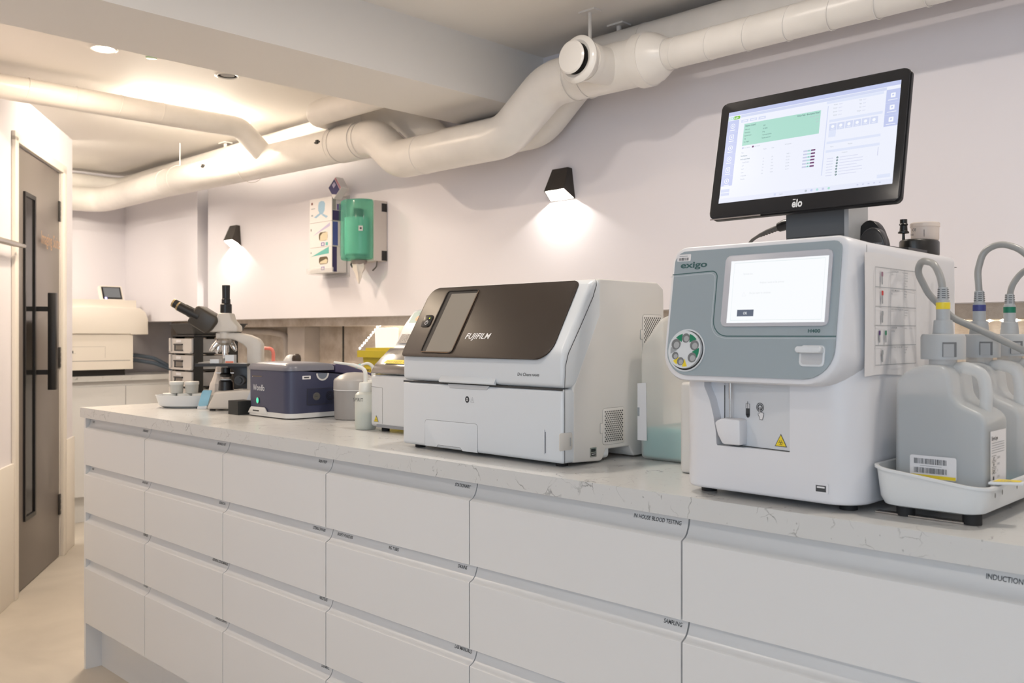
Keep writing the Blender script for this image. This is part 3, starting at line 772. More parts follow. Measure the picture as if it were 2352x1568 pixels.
# ================================================================= HAEMATOLOGY ANALYSER (touch screen)
t = Thing('blood_analyser', 'white and blue-grey blood analyser with a lit touch screen, right of centre under the monitor', 'analyser', (-.72, 1.46, .94))
EG = mat('blue grey fascia', (.315, .372, .405), .36)
EG2 = mat('deep green groove', (.03, .10, .10), .5)
WH = mat('cool white casing', (.70, .705, .735), .38)
xp = Plane((0, 1.247, 1.13), (1, 0, 0), (0, .155, .988))
bx0, bx1 = -.868, -.5655
mb = MB()
mb.prism(rr(bx0, bx1, 1.275, 1.668, (.040, .050, .010, .010), 8), 'z', .951, 1.30, WH, .006, 3)
low = t.part('lower_housing', mb)
c = MB(); c.prism([(-.797, 1.20), (-.797, 1.297), (-.671, 1.2785), (-.671, 1.20)], 'z', 1.0225, 1.20, mat('recess plate', (.62, .64, .67), .4))
cut(low, c)
c = MB(); c.prism([(-.821, 1.20), (-.821, 1.116), (-.811, 1.095), (-.804, 1.070), (-.7995, 1.045), (-.798, 1.024), (-.79, 1.024), (-.79, 1.20)], 'y', 1.20, 1.2965, WH); cut(low, c)
mb = MB()
# head shell: rounded front face growing into the full body
def hring(y0, y1, xa, xb, za, zb, r, n=7):
    out = []
    for x, z in rr(xa, xb, za, zb, r, n):
        k = (z - 1.128) / (1.342 - 1.128); out.append(Vector((x, y0 + (y1 - y0) * k, z)))
    return out
R1 = (.046, .050, .018, .026); R2 = (.040, .046, .014, .022)
rings = [hring(1.2475, 1.2815, -.883, -.584, 1.1275, 1.3425, R1), hring(1.2505, 1.2845, -.885, -.581, 1.1255, 1.3445, R1), hring(1.262, 1.294, -.8845, -.5755, 1.124, 1.343, R1),
         hring(1.30, 1.315, -.876, -.5665, 1.123, 1.338, R2), hring(1.335, 1.335, -.869, -.5645, 1.16, 1.336, (.01, .01, .012, .018)), hring(1.655, 1.655, -.869, -.5645, 1.20, 1.334, (.01, .01, .012, .018)), hring(1.667, 1.667, -.862, -.570, 1.20, 1.328, (.01, .01, .012, .018))]
mb.loft([r for r in rings], WH, (True, True)); t.part('head_housing', mb, smooth=50)
mb = MB(); mb.box(bx0 + .003, bx1 - .0005 + .0012, 1.34, 1.668, 1.3155, 1.3165, GAPL); mb.rect(RIGHT(-.5645), 1.30, 1.302, 1.20, 1.33, GAPL, .0003)
t.part('casing_joint', mb)
# blue-grey fascia on the tilted plane
mb = MB(); mb.plate(xp, rr(-.8775, -.5895, .0045, .2095, (.042, .046, .012, .020), 9), EG, .0004, .0014, .0008, 2); fa = t.part('fascia', mb)
mb = MB()
g = [(-.880, .171), (-.812, .1735)] + [(-.804 + .010 * math.sin(k * PI / 12), .1635 + .010 * math.cos(k * PI / 12)) for k in range(7)] + [(-.794, .095)] + [(-.768 - .026 * math.cos(k * PI / 12), .094 - .026 * math.sin(k * PI / 12)) for k in range(7)] + [(-.589, .068)]
mb.ring(xp, g, .0016, EG2, .0019, closed=False)
mb.ring(xp, [(x + (-.0035 if z > .07 else 0), z - .0035) for x, z in g], .0008, mat('pale edge', (.50, .56, .58), .4), .0019, closed=False)
t.part('groove', mb, under=fa, smooth=0)
mb = MB(); mb.plate(xp, rr(-.7795, -.6015, .083, .1965, .008), mat('lilac grey bezel', (.52, .525, .57), .35), .0018, .0025, .0018, 3); fr = t.part('screen_frame', mb, under=fa)
SCW = emis('lit white screen', (.955, .975, 1.0), 1.0); S2 = emis('faint screen line', (.66, .76, .76), 1.0); S3 = emis('screen button', (.13, .15, .20), 1.0); S4 = emis('screen text faint', (.78, .80, .82), 1.0)
mb = MB(); mb.rect(xp, -.7685, -.607, .0885, .1870, SCW, .0045)
mb.ring(xp, [(-.762, .0925), (-.612, .0925), (-.612, .1835), (-.762, .1835)], .0006, S2, .0048)
mb.rect(xp, -.751, -.7225, .0985, .1090, S3, .0048); mb.text(xp, -.7365, .1015, 'OK', .004, S4, 'c', off=.0051, bold=.02)
mb.text(xp, -.745, .164, 'Service due', .003, S4, off=.0049); mb.text(xp, -.716, .1495, 'Analyser needs to be primed', .003, S4, off=.0049); mb.text(xp, -.732, .1335, 'Do you want to continue', .003, S4, off=.0049)
mb.ring(xp, [(-.745, .1305), (-.738, .1305), (-.7415, .1365)], .0005, S4, .0049)
t.part('touch_screen', mb, under=fa, smooth=0)
mb = MB(); mb.text(xp, -.8655, .1815, 'exigo', .0098, EG2, w=.051, bold=.026, off=.0021); mb.text(xp, -.6325, .0735, 'H400', .0050, EG2, w=.0190, bold=.03, off=.0021)
t.part('lettering', mb, under=fa, smooth=0)
mb = MB(); mb.rect(xp, -.8735, -.8468, .1928, .2045, PAPER, .002, .0002, .002); mb.bars(xp, -.870, .1942, .019, .0045, INK, 14, 3, .0024); mb.rect(xp, -.869, -.853, .2008, .2018, INKG, .0024)
t.part('barcode_sticker', mb, under=fa, smooth=0)
# tube adapter wheel
wx, wz = -.8395, .0445
mb = MB(); mb.ring(xp, [(wx + .0335 * math.cos(a * PI / 24), wz + .0335 * math.sin(a * PI / 24)) for a in range(48)], .0025, mat('pale rim', (.66, .69, .71), .4), .0016, .0015)
mb.disc(xp, wx, wz, .0325, BLACK, .0019, n=48)
t.part('wheel_socket', mb, under=fa)
mb = MB(); n = 48
pts = [(wx - .0006 + .0305 * math.cos(2 * PI * i / n), wz + .0008 + .0305 * math.sin(2 * PI * i / n)) for i in range(n)]
mb.plate(xp, pts, mat('white wheel', (.66, .69, .71), .35), .002, .0055, .0015, 3)
off = .0076
segs = [(57, 36, GRN), (118, 30, GRN), (-10, 36, GRN), (182, 24, INKG), (231, 20, YEL), (275, 20, YEL)]
for a, s_, m in segs:
    A = [math.radians(a - s_ / 2 + s_ * k / 6) for k in range(7)]
    mb.poly(xp, [(wx + .0272 * math.cos(q), wz + .0272 * math.sin(q)) for q in A] + [(wx + .0145 * math.cos(math.radians(a)), wz + .0145 * math.sin(math.radians(a)))], m, off)
HG = mat('wheel hole grey', (.17, .18, .185), .5); HG2 = mat('wheel hole rear', (.38, .39, .40), .5)
for a, R in ((88, .0076), (24, .0082), (-38, .0080), (252, .0066), (209, .0062), (152, .0088)):
    q = math.radians(a); cx, cz = wx + .0195 * math.cos(q), wz + .0195 * math.sin(q)
    mb.disc(xp, cx, cz, R, HG, off + .0003, n=24); mb.disc(xp, cx + .0012, cz - .0012, R * .62, HG2, off + .0005, n=20)
t.part('adapter_wheel', mb, under=fa)
# shelf handle lower right
mb = MB(); mb.plate(xp, rr(-.6425, -.6035, .0235, .0545, .006), MW, .0016, .0018, .001, 2); mb.rect(xp, -.6395, -.6065, .0262, .0520, mat('recess grey', (.5, .5, .5)), .0037, 0, .005)
mb.plate(xp, rr(-.6450, -.6055, .0425, .0515, .0025), MW, .0034, .010, .002, 2)
t.part('sample_shelf', mb, under=fa)
# sampling bay
_e = Vector((.126, -.0185, 0)).normalized(); BP = Plane(Vector((-.74, 1.2886, 0)) + _e * .74, _e, (0, 0, 1))
mb = MB(); mb.rect(BP, -.7968, -.6702, 1.0228, 1.118, mat('recess plate', (.6, .6, .6)), .0004)
mb.rect(BP, -.7972, -.7955, 1.0228, 1.118, GAP, .0008); mb.rect(BP, -.7968, -.6702, 1.0226, 1.0240, GAP, .0008); mb.rect(BP, -.6713, -.6702, 1.0240, 1.075, GAPL, .0008)
t.part('bay_plate', mb, smooth=0)
mb = MB(); q = 1.25
pts = [(-.7985, 1.0605), (-.786, 1.067), (-.752, 1.0665), (-.7515, 1.026), (-.784, 1.0255), (-.7925, 1.040)]
mb.prism(pts, 'y', 1.268, 1.2965, WH, .004, 2); mb.cyl((-.778, 1.280, 1.058), (-.778, 1.280, 1.0676), .005, mat('wheel hole rear', (.4, .4, .4)), 14)
t.part('tube_cup', mb)
mb = MB(); mb.cyl((-.778, 1.283, 1.058), (-.778, 1.283, 1.125), .0013, STEEL, 10); mb.cyl((-.778, 1.283, 1.098), (-.778, 1.283, 1.125), .0022, STEEL, 10); t.part('needle', mb)
mb = MB()
for z0, z1, m in ((1.0715, 1.0835, INK), (1.0835, 1.0905, PAPER)): mb.rect(BP, -.7533, -.7465, z0, z1, m, .0007)
mb.disc(BP, -.7499, 1.0722, .0034, INK, .0007); mb.ring(BP, [(-.7535, 1.0725), (-.7463, 1.0725), (-.7463, 1.0908), (-.7535, 1.0908)], .0008, INK, .0011); mb.rect(BP, -.7503, -.7495, 1.083, 1.0945, INK, .0014)
for R, w_ in ((.0066, .0013), (.0040, .0020)): mb.ring(BP, [(-.7265 + R * math.cos(a * PI / 12), 1.0865 + R * math.sin(a * PI / 12)) for a in range(24)], w_, INK, .0007)
hand = [(-.7275, 1.0865), (-.7255, 1.0865), (-.7252, 1.0790), (-.7195, 1.0780), (-.7195, 1.0740), (-.7210, 1.0700), (-.7215, 1.0675), (-.7265, 1.0675), (-.7275, 1.0715), (-.7305, 1.0765), (-.7280, 1.0765)]
mb.poly(BP, hand, PAPER, .0011); mb.ring(BP, hand, .0009, INK, .0013)
t.part('press_symbols', mb, smooth=0)
mb = MB(); mb.tri_sign(BP, -.6875, 1.0355, .0225, YEL, INK, .0010); t.part('biohazard_sign', mb, smooth=0)
mb = MB(); U = FRONT(1.275); mb.plate(U, rr(-.6315, -.6095, .9665, .9815, .002), WH, .0001, .0008, .0004, 1); mb.rect(U, -.6290, -.6130, .9690, .9785, INK, .0010); mb.rect(U, -.6270, -.6150, .9745, .9768, PAPER, .0013); t.part('usb_port', mb)
for x in (-.84, -.60):
    for y in (1.32, 1.63):
        mb = MB(); mb.cyl((x, y, .9402), (x, y, .953), .013, RUB, 16); t.part('foot', mb)
# paper chart on the right side
t = Thing('paper_chart', 'white paper sheet with a printed table, taped to the right side of the blood analyser', 'paper', (-.5645, 1.40, 1.23))
S = RIGHT(-.5640)
mb = MB(); n = 12
rows = []
for j, z in enumerate((1.139, 1.20, 1.26, 1.3185)):
    rows.append([Vector((-.5637 + .0008 * math.sin(i * .9 + j), 1.292 + (1.565 - 1.292) * i / n, z + .002 * math.sin(i * .7))) for i in range(n + 1)])
vs = [p for r in rows for p in r]; fs = [(j * (n + 1) + i, j * (n + 1) + i + 1, (j + 1) * (n + 1) + i + 1, (j + 1) * (n + 1) + i) for j in range(3) for i in range(n)]
vs2 = [v + Vector((-.0003, 0, 0)) for v in vs]
mb.raw(vs, fs, PAPER); mb.raw(vs2, [f[::-1] for f in fs], PAPER)
t.part('sheet', mb)
mb = MB(); o = .0022; Z = [1.299, 1.270, 1.2415, 1.2135, 1.184, 1.155]; Yv = [1.325, 1.380, 1.431, 1.478]
for z in Z: mb.rect(S, Yv[0], Yv[3], z - .0005, z + .0005, INKG, o)
for y in Yv: mb.rect(S, y - .0004, y + .0004, Z[-1], Z[0], INKG, o)
def tubep(y, z0, z1, m): mb.rect(S, y - .0022, y + .0022, z0, z1, INKG, o + .0001, 0, .0015); mb.rect(S, y - .0034, y + .0034, z1 - .006, z1 + .001, m, o + .0002, 0, .0015)
REDP = mat('red print', (.55, .03, .03), .5); PUR = mat('purple print', (.08, .03, .16), .5)
tubep(1.349, 1.274, 1.292, mat('plum print', (.30, .16, .22), .5)); tubep(1.350, 1.2455, 1.264, REDP); tubep(1.350, 1.2175, 1.234, INKG); tubep(1.340, 1.188, 1.205, PUR); tubep(1.362, 1.188, 1.205, GRN); tubep(1.350, 1.159, 1.176, INKG)
TX = [('LAVENDER', 'EDTA', ['Haematology', 'Blood typing', 'PCR samples', 'Crossmatch', 'Coag', 'Film smear']), ('SERUM RED', 'Plain', ['Serology', 'Bile acids', 'Insulin']), ('HEPARIN PLASTIC', '', ['Biochemistry', 'Electrolytes', 'Ammonia', 'T4']), ('SODIUM', 'FLUORIDE', ['Glucose']), ('CITRATE BLUE', '', ['Clotting time', 'PT APTT', 'Hold'])]
for k, (a_, b_, L_) in enumerate(TX):
    zt = Z[k] - .0045
    mb.text(S, 1.382, zt, a_, .0024, INKG, w=min(.046, .0034 * len(a_)), off=o + .0002)
    if b_: mb.text(S, 1.382, zt - .005, b_, .0024, INKG, off=o + .0002)
    for q_, l_ in enumerate(L_): mb.text(S, 1.4325, zt - q_ * .0042, l_, .0021, INKG, off=o + .0002)
t.part('printed_table', mb, smooth=0)
# ================================================================= MONITOR
t = Thing('touch_monitor', 'black bezelled monitor with a lit results page, standing on the blood analyser', 'monitor', (-.72, 1.50, 1.336))
mp = Plane((0, 1.42, 1.405), (1, 0, 0), (0, .045, .213))
BEZ = mat('black bezel', (.016, .016, .018), .20)
mb = MB(); mb.plate(mp, rr(-.9045, -.5655, .002, .2215, .010, 8), BEZ, -.004, .004, .0008, 2)
mb.plate(mp, rr(-.9025, -.5640, .000, .2215, .010, 8), BLACK, -.012, .0078, .0005, 1)
pts = rr(-.885, -.585, .02, .205, .012, 6)
b = MB(); mb.plate(Plane(mp.o, -mp.ex, mp.ez), [(-x, z) for x, z in pts][::-1], BLACK, .012, .016, .006, 3)
mb.box(-.9, -.80, 1.4165, 1.4185, 1.4045, 1.4065, STEEL)
hs = t.part('housing', mb)
def E(n, c, s=1.0): return emis('ui ' + n, c, s)
PG = E('page', (.86, .885, .985)); BL1 = E('bar', (.55, .60, .86)); BL2 = E('pale bar', (.66, .71, .90)); LN = E('rule', (.74, .79, .95)); GR = E('mint', (.43, .73, .63)); TX1 = E('text', (.12, .22, .22)); TXG = E('grey text', (.52, .56, .62)); PR = E('plum', (.17, .06, .17)); LM = E('lime', (.18, .52, .04)); AQ = E('aqua', (.48, .76, .74)); LV = E('lilac', (.60, .62, .80)); WHT = E('white', (.93, .95, 1)); DK = E('teal dot', (.05, .16, .16))
mb = MB()
X0, X1, Z0, Z1 = -.888, -.578, .030, .202
mb.rect(mp, X0, X1, Z0, Z1, PG, .0004)
def R(a, b, c, d, m, o=.0007): mb.rect(mp, a, b, c, d, m, o)
def Tt(x, z, s, h, m, al='l', w=None, o=.0012, bold=.01): mb.text(mp, x, z, s, h, m, al, w, bold, o)
R(X0, X1, .1945, Z1, BL1); R(-.862, X1 - .022, .1885, .1935, BL2); R(-.70, X1 - .026, .1835, .1880, LN)
# left tool column
R(X0, -.8650, .0615, .1855, BL1)
for k in range(6):
    z = .1705 - k * .0208; c = (X0 - .8650) / 2
    if k: R(X0, -.8650, z + .0130, z + .0134, LN, .0010)
    P8 = [(c + .0042 * math.cos(a * PI / 10), z + .004 + .0042 * math.sin(a * PI / 10)) for a in range(20)]
    if k in (1, 4): mb.ring(mp, rr(c - .0038, c + .0038, z, z + .0082, .001, 3), .0011, WHT, .0010)
    else: mb.ring(mp, P8, .0010, WHT, .0010)
    mb.rect(mp, c - .0012, c + .0012, z + .0025, z + .0055, WHT, .0011); R(c - .0052, c + .0052, z - .0045, z - .0032, WHT, .0010)
# logo chip
R(X0 + .001, -.876, .1868, .1925, AQ, .0010); mb.rect(mp, -.8765, -.8635, .1866, .1927, LM, .0011, 0, .002)
Tt(-.8855, .1880, 'IDE', .0032, WHT, w=.008, o=.0013); Tt(-.8755, .1880, 'Lab', .0034, WHT, w=.0085, o=.0013)
for k in range(3): R(-.8605 + k * .0172, -.8465 + k * .0172, .1785, .1835, BL2); R(-.858 + k * .0172, -.849 + k * .0172, .1802, .1815, WHT, .0010)
# patient block
R(-.8535, -.709, .1335, .1750, GR)
Tt(-.8505, .1690, 'Patient record', .0030, TX1, bold=.02); 
for k, (a, b_) in enumerate((('Reference', '2281'), ('Result date', 'ID 20492'), ('Species breed', 'Dog'), ('Age', 'Years and months'), ('Sex weight', 'Female neutered'))):
    Tt(-.8505, .1625 - k * .0058, a, .0021, TX1); Tt(-.8150, .1645 - k * .0058, b_, .0021, TX1)
Tt(-.7115, .1700, 'Virtue Vets - Brompton Road', .0029, TX1, 'r', bold=.018)
Tt(-.7115, .1650, 'Brompton Road', .0022, TXG, 'r'); Tt(-.7115, .1595, 'London', .0021, TXG, 'r'); Tt(-.7115, .1540, 'SW3', .0021, TXG, 'r')
# table
R(-.8530, -.8495, .1275, .1307, LV); Tt(-.8480, .1280, 'Last result', .0022, TXG); R(-.8330, -.8295, .1275, .1307, PR); Tt(-.8280, .1280, 'Last result', .0022, TXG)
Tt(-.8095, .1200, 'Result', .0021, TXG); Tt(-.7940, .1200, 'Units', .0021, TXG); Tt(-.7690, .1225, 'Ref. interval', .0021, TXG)
for k, s_ in enumerate(('Test', 'Full Analyser', 'Pre-Surgical Panel', 'Total Protein', 'ALP', 'ALT', 'Urea', 'Creatinine', 'Glucose')):
    Tt(-.8530 + (.004 if k > 2 else 0), .1190 - k * .0062, s_, .0022, TX1 if k in (1, 2) else TXG)
for k in range(6):
    z = .1040 - k * .0056
    Tt(-.8085, z - .001, ('61', '22', '48', '5.2', '79', '4.9')[k], .0020, TXG); Tt(-.7920, z, ('g/L', 'U/L', 'U/L', 'mmol', 'umol', 'mmol')[k], .0020, TXG)
    Tt(-.7570, z + .001, '- ', .0020, TXG); Tt(-.7640, z + .001, ('54-82', '23-212', '10-125', '2.5-9.6', '44-159', '4.1-7.9')[k], .0020, TXG)
    R(-.7335, -.7260, z, z + .0027, LV); R(-.7260, -.7195, z, z + .0027, AQ); R(-.7195, -.7120, z, z + .0027, PR, .0009)
    if k % 2 == 0 or k == 5: R(-.7235, -.7228, z, z + .0027, TX1, .0011)
# right half
R(-.6975, -.6960, .058, .1800, BL2)
for k in range(4):
    Tt(-.6800, .1790 - k * .0062, ('Patient', 'Owner', 'Species', 'Breed')[k], .0021, TXG, 'r'); Tt(-.6780, .1790 - k * .0062, 'record', .0019, LV)
    Tt(-.6390, .1790 - k * .0062, ('Date', 'Age', 'Sex', 'Weight')[k], .0021, TXG, 'r'); Tt(-.6370, .1790 - k * .0062, 'listed', .0019, LV)
R(-.6925, -.6035, .1500, .1545, LN)
for k in range(6):
    a = -.6915 + k * .0138; R(a, a + .0125, .1352, .1472, BL2); mb.disc(mp, a + .0062, .1418, .0028, WHT, .0010, n=12); R(a + .003, a + .0095, .1368, .1375, WHT, .001)
R(-.6915, -.6790, .1235, .1350, LN)
R(-.6935, -.6035, .1120, .1162, LN); R(-.6935, -.6035, .0968, .1012, LN); Tt(-.6860, .1055, 'Name', .0020, TXG); Tt(-.6560, .1060, 'Practice', .0020, TXG); Tt(-.6650, .0925, 'Comment', .0020, TXG)
for k in range(8):
    z = .0860 - k * .0049
    if k < 7: mb.disc(mp, -.6720, z, .0017, DK, .0010, n=14); R(-.6723, -.6717, z - .001, z + .001, WHT, .0012); R(-.6900, -.6790, z - .0004, z + .0004, LV, .0009); R(-.6680, -.6680 + .03 + .012 * math.sin(k * 2.1) ** 2, z - .0003, z + .0004, LV, .0009)
R(-.6060, -.6050, .080, .094, LV)
R(-.6000, X1, .1265, .1885, BL1); 
for k in range(3):
    z = .1745 - k * .0205; mb.rect(mp, -.5925, -.5850, z, z + .0078, WHT, .0010, 0, .001); mb.disc(mp, -.5888, z + .0042, .0016, BL1, .0012, n=10); R(-.5965, -.5815, z - .0042, z - .0032, WHT, .001)
    if k: R(-.6000, X1, z + .0115, z + .0118, LN, .001)
R(-.6035, -.5825, .0415, .0475, LN)
# task bar and buttons
R(X0 + .002, -.8690, .0500, .0555, BL2); R(X0 + .002, -.8690, .0435, .0485, BL2)
R(X0, X1, Z0, .0385, E('taskbar', (.80, .83, .96)), .0009)
for k, m_ in enumerate((TXG, BL1, AQ, LV, GR)): mb.disc(mp, -.7215 + k * .0100, .0345, .0021, m_, .0012, n=14)
R(-.7800, -.7760, .0325, .0365, BL2, .0012); Tt(-.7700, .0330, 'Search', .0022, TXG, o=.0012)
for k in range(5): R(-.6350 + k * .009, -.6320 + k * .009, .0335, .0352, LV, .0012)
t.part('display', mb, under=hs, smooth=0)
mb = MB(); lp2 = mat('white print', (.85, .85, .85), .4)
mb.text(mp, -.7445, .0085, 'elo', .0132, lp2, w=.0185, bold=.03, off=.0006); mb.rect(mp, -.7437, -.7385, .0210, .0225, lp2, .0006)
t.part('lettering', mb, under=hs, smooth=0)
mb = MB(); mb.box(-.783, -.676, 1.475, 1.535, 1.368, 1.45, MIDG, .003); mb.box(-.783, -.676, 1.475, 1.535, 1.342, 1.3675, MIDG, .003); mb.box(-.76, -.70, 1.478, 1.50, 1.44, 1.53, MIDG, .004); t.part('stand_column', mb)
mb = MB(); mb.box(-.6755, -.668, 1.47, 1.545, 1.340, 1.43, GREYP, .003); t.part('stand_side_plate', mb, label='light grey stand plate')
mb = MB(); mb.box(-.79, -.60, 1.45, 1.58, 1.3362, 1.3425, BLACK, .002); mb.box(-.66, -.582, 1.50, 1.58, 1.3362, 1.341, BLACK, .0015); t.part('base_plate', mb)
mb = MB(); 
def halfdisc(mb, c, R, w, m, pl_ax='x', flat=.0):
    pts = [(c[1] + R * math.cos(k * PI / 16), c[2] + R * math.sin(k * PI / 16)) for k in range(17)]
    mb.prism(pts, 'x', c[0] - w / 2, c[0] + w / 2, m, .004, 3)
mb.prism([(-.654 + .025 * math.cos(k * PI / 16), 1.3425 + .050 * math.sin(k * PI / 16)) for k in range(17)], 'y', 1.516, 1.540, BLACK, .004, 3); t.part('rear_hinge', mb)
mb = MB()
pts = [(-.638 + .023 * math.cos(k * PI / 16), 1.3425 + .034 * math.sin(k * PI / 16)) for k in range(17)]
mb.prism(pts, 'y', 1.488, 1.512, mat('dark hinge cap', (.035, .035, .037), .3), .004, 3)
mb.text(FRONT(1.488), -.634, 1.3475, 'COMMAX', .0034, GREYP, w=.014, off=.0006)
t.part('hinge_cap', mb)
# cable at the monitor's left
t = Thing('power_cable', 'grey cable with a ribbed black plug entering the monitor stand from the left', 'cable', (-.85, 1.50, 1.38))
mb = MB(); mb.tube([(-.786, 1.503, 1.397), (-.800, 1.503, 1.3955), (-.812, 1.503, 1.392)], [.0095, .0100, .0085], BLACK, 16); t.part('plug', mb)
mb = MB()
P = [(-.812, 1.503, 1.392), (-.835, 1.503, 1.3860), (-.852, 1.503, 1.380)]
mb.tube(P, [.0055, .0045, .0035], mat('grey boot', (.13, .12, .11), .5), 12)
for k in range(7):
    q = Vector(P[0]).lerp(Vector(P[2]), .05 + k * .14); mb.lathe(q, [(.0058 - k * .0003, -.001), (.0058 - k * .0003, .001)], mat('grey boot', (.1, .1, .1)), 12, 'x')
t.part('strain_relief', mb)
mb = MB(); mb.tube(fillet([(-.850, 1.503, 1.381), (-.872, 1.503, 1.370), (-.885, 1.52, 1.339), (-.89, 1.60, 1.338), (-.90, 1.69, 1.30), (-.90, 1.70, .945)], .03, 6), .003, mat('dark grey cable', (.12, .11, .10), .5), 10); t.part('flex', mb)

# black pot, needle hub and tub on top of the analyser
t = Thing('accessory_pot', 'low black pot behind the monitor stand with a black adapter sticking up', 'pot', (-.607, 1.61, 1.334))
mb = MB()
mb.prism([(-.607 + .030 * math.cos(a * PI / 16), 1.612 + .045 * math.sin(a * PI / 16)) for a in range(32)], 'z', 1.3345, 1.3615, mat('black pot', (.020, .018, .016), .35), .004, 3); t.part('body', mb)
mb = MB(); c = (-.6285, 1.598)
mb.lathe((c[0], c[1], 1.3605), [(.0028, 0), (.0022, .010), (.0022, .013), (.0090, .014), (.0090, .0165), (.0065, .018), (.0060, .027), (.0075, .029), (.0060, .031), (.0060, .038), (.0005, .038)], BLACK, 18); t.part('adapter', mb)
t = Thing('sample_tub', 'small frosted tub with a printed label standing on the black pot', 'tub', (-.600, 1.618, 1.362))
mb = MB(); mb.lathe((-.600, 1.618, 1.3617), [(.0215, 0), (.0225, .002), (.0228, .022), (.0240, .0225), (.0240, .0285), (.0225, .030), (.0005, .030)], clear('frosted tub plastic', (.80, .72, .66), .25), 28); t.part('body', mb)
mb = MB(); P_ = FRONT(1.5945); mb.text(P_, -.612, 1.3765, 'CE', .0045, INK, w=.006); mb.text(P_, -.615, 1.369, 'IVD', .003, INK); mb.rect(P_, -.593, -.5922, 1.366, 1.378, INK); t.part('print', mb, smooth=0)

# ================================================================= REAGENT TRAY AND BOTTLES
HD = clear('milky plastic', (.76, .78, .79), .48, .28)
JC = mat('grey bottle cap', (.42, .435, .445), .42)
HOSE = mat('grey hose', (.33, .33, .32), .3)
TR = mat('white tray plastic', (.66, .68, .69), .28)
t = Thing('reagent_tray', 'white slope-sided tray on black feet holding the reagent bottles, right of the blood analyser', 'tray', (-.505, 1.58, .94))
mb = MB()
tx0, tx1, ty0, ty1 = -.5545, -.408, 1.302, 1.86
def tz(y, x): return 1.012 - .017 * (x - tx0) / (tx1 - tx0)
prof = [('o', 0, .955, .010), ('o', 0, .960, .004), ('o', 0, .972, 0)]
def trr(g, zf, r):
    return [Vector((x, y, zf(x, y))) for x, y in rr(tx0 + g, tx1 - g, ty0 + g, ty1 - g, r, 6)]
top = lambda x, y: tz(y, x)
rings = [trr(.016, lambda x, y: .9545, .02), trr(.006, lambda x, y: .9575, .024), trr(.001, lambda x, y: .968, .026), trr(-.0035, lambda x, y: top(x, y) - .004, .028), trr(-.0065, lambda x, y: top(x, y) - .0035, .030), trr(-.0065, top, .030),
         trr(-.001, top, .026), trr(.003, lambda x, y: .972, .024), trr(.010, lambda x, y: .962, .02), trr(.018, lambda x, y: .960, .018)]
mb.loft(rings, TR, (True, True)); t.part('tray_shell', mb)
for x in (-.522, -.432):
    for y in (1.335, 1.82):
        mb = MB(); mb.cyl((x, y, .9402), (x, y, .956), .0125, RUB, 18); t.part('foot', mb)
mb = MB(); mb.box(-.562, -.44, 1.325, 1.34, .9405, .9425, STEEL); t.part('under_rail', mb)
mb = MB(); S = RIGHT(tx1 + .0045)
for y in (1.335, 1.365, 1.43): mb.disc(S, y, .984 - (.001 if y < 1.35 else 0), .0024, BLACK, .0006, n=12, rz=.0038)
t.part('fixing_holes', mb, smooth=0)
mb = MB(); mb.prism([(-.412, 1.335), (-.412, 1.372), (-.378, 1.380), (-.375, 1.357)], 'z', .9965, 1.0005, TR, .001, 2)
mb.poly(TOP(1.0005), [(-.408, 1.340), (-.379, 1.359), (-.381, 1.376), (-.408, 1.368)], YEL, .0004); mb.text(TOP(1.0005), -.402, 1.354, 'LYSE', .006, INKG, off=.0007)
t.part('yellow_tab', mb)
